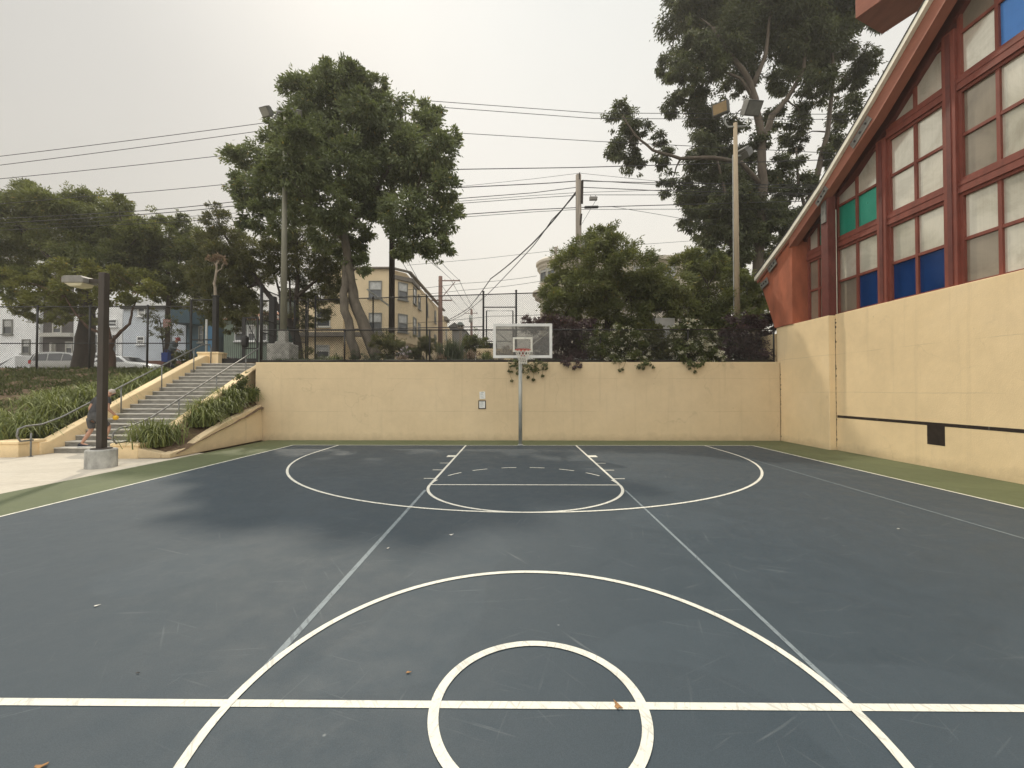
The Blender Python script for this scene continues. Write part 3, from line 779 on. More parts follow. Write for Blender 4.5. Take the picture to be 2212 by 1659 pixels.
def clip(poly):      # keep the part under the sloping header, y-z polygon
    out_ = []
    f = lambda p_: Gz(p_[0]) - p_[1]
    for i, a in enumerate(poly):
        c = poly[(i + 1) % len(poly)]; fa, fc = f(a), f(c)
        if fa >= 0: out_.append(a)
        if (fa >= 0) != (fc >= 0):
            lo_, hi_ = 0.0, 1.0
            for _ in range(24):
                m_ = (lo_ + hi_) / 2; q = (a[0] + (c[0] - a[0]) * m_, a[1] + (c[1] - a[1]) * m_)
                if (f(q) >= 0) == (fa >= 0): lo_ = m_
                else: hi_ = m_
            out_.append((a[0] + (c[0] - a[0]) * lo_, a[1] + (c[1] - a[1]) * lo_))
    return out_
def fbar(b, y0, y1, z0, z1, x0, x1):
    p_ = clip([(y1, z0), (y0, z0), (y0, z1), (y1, z1)])
    if len(p_) > 2: b.prism([(x0, y, z) for y, z in p_], (x1 - x0, 0, 0))
for bi in range(len(MULL) - 1):
    yl_, yr_ = MULL[bi] - (.06 if bi == 0 else .14), MULL[bi + 1] + .14
    for ri in range(len(ROWS) - 1):
        z0 = ROWS[ri] + (.0 if ri == 0 else .13); z1 = ROWS[ri + 1] - .13
        if Gz(yr_) < z0 + .1: continue
        b = MB(); e = .075; mt = .07
        ym = (yl_ + yr_) / 2; zm = (z0 + z1) / 2
        fbar(b, yr_, yl_, z0, z0 + e, 9.97, 10.10)
        fbar(b, yr_, yl_, z1 - e, z1, 9.97, 10.10)
        fbar(b, yr_, yr_ + e, z0 + e, z1 - e, 9.97, 10.10); fbar(b, yl_ - e, yl_, z0 + e, z1 - e, 9.97, 10.10)
        fbar(b, ym - mt / 2, ym + mt / 2, z0 + e, z1 - e, 9.985, 10.10)
        fbar(b, yr_ + e, ym - mt / 2, zm - mt / 2, zm + mt / 2, 9.99, 10.10); fbar(b, ym + mt / 2, yl_ - e, zm - mt / 2, zm + mt / 2, 9.99, 10.10)
        wf = b.build('window', M_REDW, gym)
        cols = COLR.get((bi, ri), [0, 0, 0, 0])
        b = MB()
        for k, (ya, yb_, za, zb) in enumerate(((ym, yl_, z0, zm), (yr_, ym, z0, zm), (ym, yl_, zm, z1), (yr_, ym, zm, z1))):
            p_ = clip([(yb_ - .02, za + .02), (ya + .02, za + .02), (ya + .02, zb - .02), (yb_ - .02, zb - .02)])
            if len(p_) < 3: continue
            b.cur = cols[k]; b.prism([(10.035, y, z) for y, z in p_], (.02, 0, 0))
        b.build('pane', [M_PANE, M_PANED, M_PANEB, M_PANES, M_PANEG], wf)
        if ri > 0:
            b = MB()
            fbar(b, yr_, yl_, ROWS[ri] - .129, ROWS[ri] - .03, 9.93, 10.12); fbar(b, yr_, yl_, ROWS[ri] - .029, ROWS[ri] + .04, 9.95, 10.12); fbar(b, yr_, yl_, ROWS[ri] + .041, ROWS[ri] + .129, 9.94, 10.12)
            if b.v: b.build('transom', M_REDW, gym)
# steel plates on the fascia
def plate(y, dz, l, wd, rot=0.0):
    d = Vector((0, -1, (Oz(y - .3) - Oz(y + .3)) / .6)).normalized()
    d = Matrix.Rotation(rot, 3, 'X') @ d
    n = Vector((1, 0, 0)).cross(d).normalized(); c = Vector((9.446, y, Oz(y) + dz))
    b = MB(); b.obox(c, d * l / 2, n * wd / 2, (.012, 0, 0)); o = b.build('steel_plate', M_PLATE, gym)
    for s_ in (-.3, 0, .3):
        b = MB(); b.obox(c + d * l * s_ + Vector((-.02, 0, 0)), d * .025, n * .025, (.012, 0, 0)); b.build('bolt', M_BOLT, o)
plate(12.93, -.36, .55, .2, -.1); plate(11.45, -.36, .75, .22); plate(15.45, -.34, .5, .24); plate(15.95, -.62, .46, .26, .15)
b = MB(); b.box((9.54, 12.9, 7.0), (9.568, 13.1, 7.66)); b.build('steel_plate', M_PLATE, gym)
# raised roof monitor seen above the eave
c0 = PX(1848, 40, 11.6); dv = Vector((.44, -1, 0)).normalized(); pv = Vector((1, .44, 0)).normalized()
b = MB(); b.prism([c0, c0 + pv * 1.6, c0 + pv * 1.6 + V(0, 0, 1.5), c0 + V(0, 0, 1.5)], dv * 7)
b.build('roof_monitor', M_FASC, gym, bevel=.01)
b = MB(); q = c0 + pv * .55 + dv * 4.6; b.prism([q + V(0, 0, -6), q + V(.3, 0, -6), q + V(.3, .3, -6), q + V(0, .3, -6)], (0, 0, 6)); b.build('monitor_post', M_REDW, gym)

# ------------------------------------------------------------------ basketball hoop
HX, HY = 0.155, 13.86
BX, BYY = 0.215, 12.95
hoop = thing('basketball_hoop', (HX, HY, 0), 'basketball hoop with a smoky glass backboard on a grey steel pole', 'basketball hoop')
b = MB(); b.tube([(HX, HY, .012), (HX, HY, 3.02)], .062, 20); b.build('pole', M_GALV, hoop, smooth=True)
b = MB(); b.lathe([(.001, .03), (.085, .03), (.09, .012)], (HX, HY, 0), 20); b.build('collar', M_GALV, hoop, smooth=True)
zb0, zb1 = P(1128, 773.5, BYY).z, P(1128, 699, BYY).z
hw = .915; fr = .085
ct = MB(); x0, x1 = BX - hw, BX + hw
ct.box((x0, BYY, zb0), (x1, BYY + .05, zb0 + fr)); ct.box((x0, BYY, zb1 - fr), (x1, BYY + .05, zb1))
ct.box((x0, BYY, zb0 + fr), (x0 + fr, BYY + .05, zb1 - fr)); ct.box((x1 - fr, BYY, zb0 + fr), (x1, BYY + .05, zb1 - fr))
ct.box((x0 + .028, BYY - .004, zb0 + .028), (x1 - .028, BYY - .001, zb0 + .036)); ct.box((x0 + .028, BYY - .004, zb1 - .036), (x1 - .028, BYY - .001, zb1 - .028))
ct.build('backboard_frame', mat('white_aluminium', (0.66, 0.66, 0.63), .4, .08, 4.0, spec=.5), hoop, bevel=.008)
m = bpy.data.materials.new('smoky_glass'); m.use_nodes = True; t_ = m.node_tree; n_ = NB(t_)
pb = t_.nodes['Principled BSDF']; pb.inputs['Base Color'].default_value = (.22, .215, .20, 1); pb.inputs['Roughness'].default_value = .10
trn = n_.new('ShaderNodeBsdfTransparent'); trn.inputs[0].default_value = (.80, .79, .76, 1); mx = n_.new('ShaderNodeMixShader')
n_.link(n_.ramp(n_.noise(2.6, 6, .65), [(.3, (.28,) * 3), (.7, (.42,) * 3)]), mx.inputs[0]); n_.link(trn.outputs[0], mx.inputs[1]); n_.link(pb.outputs[0], mx.inputs[2]); n_.link(mx.outputs[0], t_.nodes['Material Output'].inputs[0])
b = MB(); b.box((x0 + fr, BYY + .014, zb0 + fr), (x1 - fr, BYY + .026, zb1 - fr)); gl = b.build('backboard_glass', m, hoop)
# painted target and rim
RZ = 3.02; RC = Vector((BX, BYY - .42, RZ))
b = MB(); tw, t0, t1, tk = .305, zb0 + .19, zb0 + .19 + .455, .058
b.box((BX - tw, BYY + .004, t0), (BX + tw, BYY + .0135, t0 + tk)); b.box((BX - tw, BYY + .004, t1 - tk), (BX + tw, BYY + .0135, t1))
b.box((BX - tw, BYY + .004, t0 + tk), (BX - tw + tk, BYY + .0135, t1 - tk)); b.box((BX + tw - tk, BYY + .004, t0 + tk), (BX + tw, BYY + .0135, t1 - tk))
b.build('target_square', M_WHITE, hoop)
M_RIM = mat('red_rim_paint', (0.45, 0.045, 0.025), .45, .2, 8)
ring = [RC + Vector((.232 * math.cos(a), .232 * math.sin(a), 0)) for a in [2 * math.pi * k / 36 for k in range(37)]]
b = MB(); b.tube(ring, .0125, 8, False)
b.prism([(BX - .10, BYY - .02, RZ + .02), (BX + .10, BYY - .02, RZ + .02), (BX + .06, RC.y + .225, RZ + .02), (BX - .06, RC.y + .225, RZ + .02)], (0, 0, -.03))
b.box((BX - .075, BYY - .015, RZ - .15), (BX + .075, BYY + .002, RZ + .04))
b.prism([(BX - .05, BYY - .016, RZ - .14), (BX - .05, BYY - .016, RZ - .01), (BX - .05, RC.y + .24, RZ - .012)], (.01, 0, 0)); b.prism([(BX + .04, BYY - .016, RZ - .14), (BX + .04, BYY - .016, RZ - .01), (BX + .04, RC.y + .24, RZ - .012)], (.01, 0, 0))
b.build('rim', M_RIM, hoop)
b = MB()
levels = [(.230, 0), (.205, -.10), (.165, -.19), (.130, -.27), (.118, -.345), (.125, -.43)]
for k in range(12):
    for s_ in (1, -1):
        pts = []
        for li, (r_, dz) in enumerate(levels):
            a = 2 * math.pi * (k + s_ * li * .5) / 12
            pts.append(RC + Vector((r_ * math.cos(a), r_ * math.sin(a), dz)))
        b.tube(pts, .0075, 5, False)
b.build('net', mat('white_net_cord', (0.66, 0.63, 0.56), .8, .15, 20), hoop)
b = MB()
b.box((HX - .055, BYY + .06, RZ - .19), (HX + .055, HY + .06, RZ - .07)); b.box((BX - .16, BYY + .03, RZ - .22), (BX + .16, BYY + .06, RZ + .10))
b.box((HX - .09, HY - .09, RZ - .22), (HX + .09, HY + .09, RZ - .03))
b.build('extension_arm', M_GALV, hoop, bevel=.006)
for s_ in (-1, 1):
    b = MB(); b.tube([(BX + s_ * .82, BYY + .06, zb1 - .24), (BX + s_ * .10, BYY + .30, RZ + .06), (HX + s_ * .04, HY - .05, RZ - .03)], .016, 7); b.build('brace', mat('white_brace_paint', (.72, .72, .69), .5, .06, 6), hoop)

# ------------------------------------------------------------------ notices on the wall
M_PAPER = mat('white_paper', (0.80, 0.80, 0.76), .8, .05, 8); M_INK = mat('grey_print', (0.30, 0.33, 0.32), .8, .1, 8); M_TAPE = mat('black_frame_tape', (0.018, 0.017, 0.018), .5, .2, 8)
def notice(uc, v0, v1, wd, framed, label):
    c = P(uc, (v0 + v1) / 2, 15.19); h = P(uc, v0, 15.19).z - P(uc, v1, 15.19).z
    t = thing('notice', (c.x, 15.19, c.z), label, 'notice', 'paper notices on the tan wall')
    r_ = random.Random(int(v0)); y = 15.186
    ph, pw = (h * .80, wd * .78) if framed else (h, wd)
    b = MB(); b.obox((c.x, y, c.z), (pw / 2, 0, .004 * (not framed)), (0, .002, 0), (-.006 * (not framed), 0, ph / 2)); b.build('paper', M_PAPER, t)
    if framed:
        b = MB(); k = .028
        b.box((c.x - wd / 2, y - .006, c.z - h / 2), (c.x + wd / 2, y + .003, c.z - ph / 2)); b.box((c.x - wd / 2, y - .006, c.z + ph / 2), (c.x + wd / 2, y + .003, c.z + h / 2))
        b.box((c.x - wd / 2, y - .005, c.z - ph / 2), (c.x - pw / 2, y + .003, c.z + ph / 2)); b.box((c.x + pw / 2, y - .005, c.z - ph / 2), (c.x + wd / 2, y + .003, c.z + ph / 2))
        b.build('frame', M_TAPE, t)
    b = MB(); b.box((c.x - pw * .28, y - .004, c.z + ph * .36), (c.x + pw * .28, y - .0025, c.z + ph * .42))
    nl = 9
    for i in range(nl):
        z = c.z + ph * (.26 - .075 * i)
        if not framed and i == 4: continue
        b.box((c.x - pw * .36, y - .004, z - ph * .011), (c.x - pw * .36 + pw * .72 * r_.uniform(.55, 1), y - .0025, z + ph * .011))
    b.box((c.x - .008, y - .006, c.z + ph * .44), (c.x + .008, y - .002, c.z + ph * .48))
    b.build('print', M_INK, t)
notice(1042, 846, 861.5, .205, False, 'unframed white paper notice pinned on the tan wall, the upper one')
notice(1041.5, 865, 883.3, .27, True, 'white paper notice edged with a black frame, under the bare sheet')

# ------------------------------------------------------------------ lamp post by the court
lx, ly = -9.78, 9.83
lamp = thing('lamp_post', (lx, ly, 0), 'dark brown square lamp post on a round concrete footing beside the stairs', 'lamp post')
b = MB(); b.lathe([(.29, -.02), (.29, .40), (.278, .425), (.001, .43)], (lx, ly, 0), 40); b.build('footing', mat('stained_cast_concrete', (.36, .355, .33), .9, .38, 6.0, .4, 40, stretch=(1, 1, .5)), lamp, smooth=False)
b = MB(); b.lathe([(.001, .452), (.19, .452), (.20, .431)], (lx, ly, 0), 28); b.build('base_plate', M_BROWNP, lamp)
b = MB(); b.box((lx - .072, ly - .072, .452), (lx + .072, ly + .072, 4.60)); b.build('post', M_BROWNP, lamp, bevel=.012)
b = MB(); b.box((lx - .34, ly - .035, 4.36), (lx - .0725, ly + .035, 4.45)); b.build('arm', M_BROWNP, lamp)
b = MB(); hx = lx - .58
b.prism([(hx - .27, ly - .17, 4.335), (hx + .25, ly - .17, 4.335), (hx + .25, ly - .17, 4.45), (hx + .17, ly - .17, 4.50), (hx - .22, ly - .17, 4.50), (hx - .27, ly - .17, 4.46)], (0, .34, 0))
hd = b.build('lamp_head', mat('grey_lamp_housing', (.20, .19, .17), .6, .2, 6), lamp, bevel=.015)
b = MB(); b.prism([(hx - .24, ly - .15, 4.334), (hx + .22, ly - .15, 4.334), (hx + .14, ly - .12, 4.27), (hx - .12, ly - .12, 4.255)], (0, .28, 0)); b.build('lens', mat('milky_lens', (.52, .48, .34), .3, .1, 5), hd, bevel=.01)

# ------------------------------------------------------------------ floodlight poles
def flood_head(par, c, aim, sz, face):
    c = Vector(c); d = Vector(aim).normalized(); s_ = d.cross(Vector((0, 0, 1))).normalized(); u_ = s_.cross(d)
    w_, h_, k = sz
    b = MB(); b.obox(c, s_ * w_ / 2, u_ * h_ / 2, d * k / 2)
    b.prism([c - d * k / 2 + s_ * w_ * .4 + u_ * h_ * .4, c - d * k / 2 - s_ * w_ * .4 + u_ * h_ * .4, c - d * k / 2 - s_ * w_ * .4 - u_ * h_ * .4, c - d * k / 2 + s_ * w_ * .4 - u_ * h_ * .4], -d * k * .45)
    h = b.build('floodlight', mat('grey_floodlight_housing', (.11, .108, .095), .55, .2, 5), par, bevel=.02)
    b = MB(); e = d * (k / 2 + .006)
    b.obox(c + e, s_ * w_ * .42, u_ * h_ * .40, d * .005); b.build('lens', face, h)
    return h
M_LENS = mat('dusty_flood_lens', (.20, .20, .18), .25, .2, 3, spec=.7); M_LENSY = mat('yellowed_flood_lens', (.30, .20, .085), .35, .25, 3, spec=.6)
p0 = P(612, 762, 16.4); px_, py_ = p0.x, 16.4
f1 = thing('floodlight_pole', (px_, py_, ZG), 'tall grey floodlight pole rising from a concrete block beside the big leafy tree', 'floodlight')
b = MB(); b.box((px_ - .45, py_ - .36, ZG - .02), (px_ + .42, py_ + .36, P(612, 744, py_).z)); pe = b.build('plinth', M_CONCD, f1, bevel=.03)
zp = P(612, 744, py_).z
b = MB(); b.prism([(px_ - .22, py_ - .22, zp), (px_ + .22, py_ - .22, zp), (px_ + .22, py_ + .22, zp), (px_ - .22, py_ + .22, zp)], (0, 0, .10)); b.box((px_ - .14, py_ - .14, zp + .101), (px_ + .14, py_ + .14, zp + .55)); b.build('base', M_CONCD, f1, bevel=.02)
zt = P(612, 236, py_).z
b = MB(); b.tube([(px_, py_, zp + .55), (px_, py_, zt)], [.125, .07], 16); b.build('pole', mat('green_grey_pole_paint', (.20, .195, .15), .6, .25, 6, stretch=(1, 1, .15)), f1, smooth=True)
b = MB(); b.tube([(px_ - .35, py_, zt - .1), (px_ + .5, py_, zt - .1)], .035, 8); b.build('crossarm', M_RAIL, f1)
flood_head(f1, P(575, 241, py_ - .1), (-.25, -.80, -.62), (.40, .36, .2), M_LENS); flood_head(f1, P(640, 247, py_ - .1), (.35, -.8, -.6), (.40, .36, .2), M_LENS)
b = MB(); b.tube([P(581, 247, py_ - .05), P(592, 257, py_), (px_ - .3, py_, zt - .1)], .03, 8); b.tube([(px_ + .45, py_, zt - .1), P(638, 249, py_ - .05)], .03, 8); b.build('bracket', M_RAIL, f1)
py_ = 17.0; p0 = P(1592, 690, py_); px_ = p0.x; zt = P(1590, 266, py_).z
f2 = thing('floodlight_pole', (px_, py_, ZG), 'tan timber floodlight pole with three grey lamps in front of the tall gum tree', 'floodlight')
b = MB(); b.tube([(px_, py_, ZG), (px_, py_, zt)], [.125, .075], 14); b.build('pole', M_POLET, f2, smooth=True)
b = MB(); za = P(1590, 275, py_).z
b.tube([P(1566, 255, py_), P(1567, 267, py_), P(1573, 274, py_), P(1610, 273, py_), P(1616, 267, py_), P(1617, 255, py_)], .035, 8); b.build('crossarm', M_GALV, f2, smooth=True)
flood_head(f2, P(1557, 235, py_ - .1), (-.62, -.72, -.28), (.60, .46, .30), M_LENSY); flood_head(f2, P(1624, 233, py_ - .1), (.10, -.80, -.60), (.64, .56, .34), M_LENS)
flood_head(f2, P(1607, 334, py_ + .25), (.55, .3, -.75), (.55, .42, .26), M_LENS)
b = MB(); b.tube([(px_, py_, P(1592, 338, py_).z), P(1602, 336, py_ + .2)], .04, 8); b.tube([(px_ - .135, py_ - .01, ZG + .5), (px_ - .12, py_ - .01, P(1590, 335, py_).z)], .022, 6); b.build('conduit', M_GALV, f2)

# ------------------------------------------------------------------ chain-link fences
def chain(mb, a, c, z0, z1, pitch=.088, r_=.0042, zf=None):      # diamond mesh between two plan points
    a, c = Vector((a[0], a[1], 0)), Vector((c[0], c[1], 0)); ln = (c - a).length; d = (c - a) / ln; h = z1 - z0; nrm = d.cross(Vector((0, 0, 1)))
    k = int((ln + h) / pitch)
    for s_, off in ((1, .002), (-1, -.002)):
        for i in range(k + 1):
            q0 = i * pitch - h; q1 = q0 + h; za, zb = 0.0, h
            if q0 < 0: za = -q0; q0 = 0
            if q1 > ln: zb -= q1 - ln; q1 = ln
            if q1 - q0 < .03: continue
            if s_ < 0: za, zb = h - za, h - zb
            mb.tube([a + d * q0 + Vector((0, 0, z0 + za)) + nrm * off, a + d * q1 + Vector((0, 0, z0 + zb)) + nrm * off], r_, 3, False)
def post(par, x, y, z0, z1, r_=.03, m=None, nm='post'):
    b = MB(); b.tube([(x, y, z0), (x, y, z1)], r_, 10); b.lathe([(r_ * 1.2, 0), (r_ * 1.2, .03), (r_ * .6, .06), (.001, .07)], (x, y, z1), 10); return b.build(nm, m or M_BLACK, par, smooth=True)
fa = thing('chain_link_fence', (0, 15.35, ZT), 'low black chain link fence along the top of the tan wall', 'fence')
zt = P(744, 713, 15.35).z
for x in [-9.42, -6.3, -3.16, -.05, 3.1, 6.3, 9.42]: post(fa, x, 15.35, ZT - .01, zt - .03 if x > -9.4 else P(562, 620, 15.4).z)
b = MB(); b.tube([(-9.42, 15.35, zt), (9.42, 15.35, zt)], .024, 8); b.build('top_rail', M_BLACK, fa, smooth=True)
b = MB(); b.tube([(-9.42, 15.35, ZT + .07), (9.42, 15.35, ZT + .07)], .024, 8); b.box((-9.4, 15.375, ZT + .002), (9.42, 15.45, ZT + .075)); b.build('bottom_rail', M_BLACK, fa)
b = MB(); chain(b, (-9.4, 15.35), (9.4, 15.35), ZT + .07, zt); b.build('mesh', M_WIREM, fa)
# tall fence on the terrace
yb = lambda u: 20.2 - (u - 680) * .0026
fb = thing('chain_link_fence', (-5, 19.6, ZG), 'tall black chain link fence behind the garden bed and the hoop', 'fence')
ztb = 6.25
def gx(u, y): return P(u, 844, y).x
us = [664, 680, 805, 921, 1044, 1115, 1240, 1365, 1490, 1615]
for i, u in enumerate(us):
    y = yb(u); post(fb, gx(u, y), y, ZG, ztb + (.1 if u in (1044, 1115, 680) else 0), .045 if u in (1044, 1115) else .035)
A_, B_ = (gx(680, yb(680)), yb(680)), (gx(1615, yb(1615)), yb(1615))
for nm, z in (('top_rail', ztb - .03), ('middle_rail', P(805, 714, 19.9).z + .08)):
    b = MB()
    if nm == 'top_rail': b.tube([(*A_, z), (*B_, z)], .024, 8)
    else: b.tube([(*A_, z), (gx(1044, yb(1044)), yb(1044), z)], .022, 8); b.tube([(gx(1115, yb(1115)), yb(1115), z), (*B_, z)], .022, 8)
    b.build(nm, M_BLACK, fb)
b = MB(); chain(b, A_, B_, ZG + .05, ztb - .03, .10, .0046); b.build('mesh', M_WIREM, fb)
y = yb(1080); xg0, xg1, zg1 = gx(1051, y), gx(1108, y), P(1080, 672, y).z
b = MB(); b.tube([(gx(1044, y), y, zg1 + .18), (gx(1115, y), y, zg1 + .18)], .026, 8); b.build('gate_header', M_BLACK, fb)
b = MB()
b.tube([(xg0, y - .06, ZG + .1), (xg0, y - .06, zg1), (xg1, y - .06, zg1), (xg1, y - .06, ZG + .1)], .03, 8); b.tube([(xg0, y - .06, ZG + 1.2), (xg1, y - .06, ZG + 1.2)], .022, 8); b.tube([(xg0, y - .06, ZG + .1), (xg1, y - .06, ZG + .1)], .022, 8); b.obox(((xg0 + .25), y - .06, ZG + .95), (.22, 0, 0), (0, .03, 0), (0, 0, .17))
g = b.build('gate', M_BLACK, fb)
# tall fence running back beside the landing
fc = thing('chain_link_fence', (-10.3, 17, ZG), 'tall black chain link fence running back from the stair head beside the iron gate', 'fence')
ca, cc = (-10.32, 16.9), (gx(660, 20.6), 20.6)
zc = P(562, 624, 16.9).z
for k in (0, .36, .7, 1): post(fc, ca[0] + (cc[0] - ca[0]) * k, ca[1] + (cc[1] - ca[1]) * k, ZG, zc + .05, .04)
for z in (zc, P(564, 690, 16.9).z, P(564, 713, 16.9).z - .1):
    b = MB(); b.tube([(*ca, z), (*cc, z)], .024, 8); b.build('rail', M_BLACK, fc)
b = MB(); chain(b, ca, cc, ZG + .05, zc, .10, .0046); b.build('mesh', M_WIREM, fc)
# fence along the top of the hillside
fd = thing('chain_link_fence', (-20, 20.3, 2.7), 'black chain link fence along the top of the grassy slope on the left', 'fence')
yd = 20.3; z1d, zmd = 5.95, 4.12
for u in (-90, -20, 78, 192, 317, 411): post(fd, gx(u, yd), yd, ZG - .25, z1d, .045)
xa, xb = gx(-90, yd), gx(411, yd)
for z, nm in ((z1d - .03, 'top_rail'), (zmd, 'middle_rail')):
    b = MB(); b.tube([(xa, yd, z), (xb, yd, z)], .026, 8); b.build(nm, M_BLACK, fd)
b = MB(); chain(b, (xa, yd), (xb, yd), ZG - .1, z1d - .03, .11, .0046); b.build('mesh', M_WIREM, fd)

# ------------------------------------------------------------------ iron gate at the head of the stairs
yg = 18.45
gt = thing('iron_gate', (-11.8, yg, 2.97), 'black iron bar gate between square posts at the head of the stairs', 'gate')
xl, xr = gx(464, yg), gx(557, yg)
z0g = 2.97
ztop = P(464, 641, yg).z
b = MB(); b.box((xl - .09, yg - .09, 2.5), (xl + .09, yg + .09, ztop)); b.box((xl - .12, yg - .12, ztop), (xl + .12, yg + .12, ztop + .05)); b.build('gate_post', M_BLACK, gt, bevel=.01)
x5 = gx(411, yg); b = MB(); b.tube([(x5, yg, 2.6), (x5, yg, ztop - .14)], .045, 10); b.tube([(x5, yg, ztop - .14), (xl - .09, yg, ztop - .14)], .03, 8); b.tube([(x5, yg, P(440, 734, yg).z), (xl - .09, yg, P(440, 734, yg).z)], .03, 8); b.build('side_frame', M_BLACK, gt)
x6 = gx(588, yg + .4); b = MB(); b.box((x6 - .12, yg + .28, ZG), (x6 + .12, yg + .52, P(588, 641, yg + .4).z)); b.build('gate_post', M_BLACK, gt, bevel=.01)
zgt = P(525, 685, yg).z
b = MB(); b.box((xl + .1, yg - .03, z0g + .02), (xr, yg + .03, z0g + .26)); b.build('kick_plate', M_BLACK, gt)
b = MB(); b.box((gx(522, yg), yg - .028, z0g + .261), (gx(529, yg), yg + .028, zgt)); b.box((xr - .06, yg - .028, z0g + .261), (xr, yg + .028, zgt)); b.box((gx(529, yg), yg - .02, zgt - .06), (xr - .06, yg + .02, zgt)); b.box((gx(529, yg), yg - .02, z0g + .68), (xr - .06, yg + .02, z0g + .73))
b.tube([(gx(529, yg), yg, zgt - .05), (xr, yg, z0g + .8)], .018, 6)
b.build('leaf_frame', M_BLACK, gt)
for k in range(20):
    x = xl + .17 + (xr - xl - .25) * k / 19
    top = zgt - .03 if x > gx(529, yg) else zgt - .35 - .5 * (gx(529, yg) - x)
    b = MB(); b.tube([(x, yg, z0g + .25), (x, yg, max(top, z0g + 1.2))], .0105, 6); b.build('bar', M_BLACK, gt)
b = MB(); c = P(531, 738, yg - .04); b.lathe([(.001, 0), (.12, .03), (.14, .2), (.14, .42), (.1, .52), (.001, .54)], (c.x, yg - .1, c.z - .27), 14); b.build('lock_box', M_BLACK, gt, smooth=True)

# ------------------------------------------------------------------ utility poles and overhead wires
def upole(u, v0, Y, r0, r1, m, name, label, arms=(), z0=ZG, extras=None, group=None):
    p_ = P(u, v0, Y)
    t = thing(name, (p_.x, Y, z0), label, 'utility pole', group)
    b = MB(); b.tube([(p_.x, Y, z0), (p_.x, Y, p_.z)], [r0, r1], 12); b.build('pole', m, t, smooth=True)
    for (ua, ub, va, dy) in arms:
        a, c = P(ua, va, Y - .14), P(ub, va, Y - .14); a.y -= dy; c.y += dy; a.z = c.z = P((ua + ub) / 2, va, Y).z
        b = MB(); b.bar(a, c, .10, .12); o = b.build('crossarm', m, t)
        for s_ in (.04, .3, .7, .96):
            q = a.lerp(c, s_); b = MB(); b.lathe([(.02, .06), (.045, .09), (.05, .14), (.03, .2), (.001, .21)], (q.x, q.y, q.z), 8); b.build('insulator', M_GALV, o)
    return t, p_
u1, top1 = upole(848, 300, 21.5, .165, .13, M_POLED, 'utility_pole', 'dark tarred utility pole standing against the right side of the big leafy tree')
b = MB(); b.tube([P(793, 625, 21.3), P(845, 664, 21.45)], .045, 6); b.build('strut', M_GALV, u1)
u2, top2 = upole(1249.5, 378, 23.0, .19, .15, M_POLEW, 'utility_pole', 'weathered grey utility pole rising behind the rounded bushy tree')
for (ua, va, ub, vb, wd) in ((1258, 390, 1257, 440, .12), (1256, 462, 1254, 485, .09), (1252, 373, 1252, 386, .05)):
    b = MB(); b.bar(P(ua, va, 22.85), P(ub, vb, 22.85), wd, .07, (0, 1, 0)); b.build('bracket', M_POLED, u2)
upole(1200.5, 534, 37.0, .17, .15, M_POLEW, 'utility_pole', 'short grey pole top standing before the round cream turret')
u3, top3 = upole(951.5, 597, 52, .33, .24, M_POLER, 'utility_pole', 'reddish utility pole with two crossarms beside the tan apartment house', [(947, 994, 607, 0), (932, 976, 649.5, 0)])
b = MB(); b.bar(P(983, 609, 51.8), P(955, 642, 51.8), .08, .08); b.build('brace', M_POLER, u3)
u4, top4 = upole(1018.5, 668, 92, .32, .24, M_POLER, 'utility_pole', 'distant small utility pole with one crossarm down the avenue', [(1005, 1032, 677, 0)])
b = MB(); b.lathe([(.001, 0), (.4, .1), (.4, 1.6), (.001, 1.8)], (P(1017, 690, 91.4).x, 91.4, P(1017, 697, 91.4).z), 10); b.build('transformer', M_GALV, u4, smooth=True)

WN = [0]
def wire(pts, label, r_=.011, sag=0.0, m=None, n=14):
    """pts: (u, v, depth); smooth polyline with a little sag between neighbours"""
    b = MB(); Q = [P(*q) for q in pts]; path = []
    for i in range(len(Q) - 1):
        for k in range(n):
            t = k / n; q = Q[i].lerp(Q[i + 1], t); q.z -= 4 * sag * t * (1 - t); path.append(q)
    path.append(Q[-1]); b.tube(path, r_ * 1.4, 5)
    o = b.build('overhead_wire', m or M_CABLE); tag(o, label, 'overhead wire', 'overhead wires crossing the hazy sky'); return o
D = 21.5; D2 = 23.0
wire([(-160, 356, D), (575, 265, D), (848, 218, D)], 'topmost wire in the sky left of the big leafy tree', sag=.05)
wire([(-160, 376, D), (575, 281, D), (848, 231, D)], 'second wire from the top left of the big leafy tree', sag=.05)
wire([(-160, 401, D), (490, 335, D), (848, 300, D)], 'third wire down left of the big leafy tree', sag=.05)
wire([(-160, 452, D), (175, 425, D), (490, 398, D), (848, 372, D)], 'fourth wire down left, just above the spreading dark trees', sag=.03)
wire([(-160, 480, D), (310, 455, D), (495, 437, D), (848, 410, D)], 'upper of the paired cables between the dark trees and the big tree', .013, .03)
wire([(-160, 490, D), (310, 463, D), (495, 446, D), (848, 420, D)], 'lower of the paired cables between the dark trees and the big tree', .014, .03)
wire([(-160, 497, D), (350, 472, D), (495, 461, D), (848, 440, D)], 'thin faint wire low over the dark trees on the left', .008)
wire([(-160, 505, D), (390, 479, D), (495, 471, D), (848, 452, D)], 'lowest wire over the dark trees on the left', .010)
wire([(848, 212, D), (1283, 244, D2), (1823, 247, D2), (2300, 235, D2)], 'topmost wire between the big tree and the tall gum tree')
wire([(848, 224, D), (1283, 256, D2), (1823, 258, D2), (2300, 250, D2)], 'second wire from the top between the big tree and the gum tree')
wire([(848, 270, D), (1000, 288, 22), (1283, 305, D2), (1823, 332, D2), (2300, 345, D2)], 'single wire a third of the way down right of the big tree')
wire([(848, 368, D), (1240, 362, D2 - .3), (1450, 356, D2), (1823, 344, D2), (2300, 322, D2)], 'heavy cable passing just over the grey utility pole', .016)
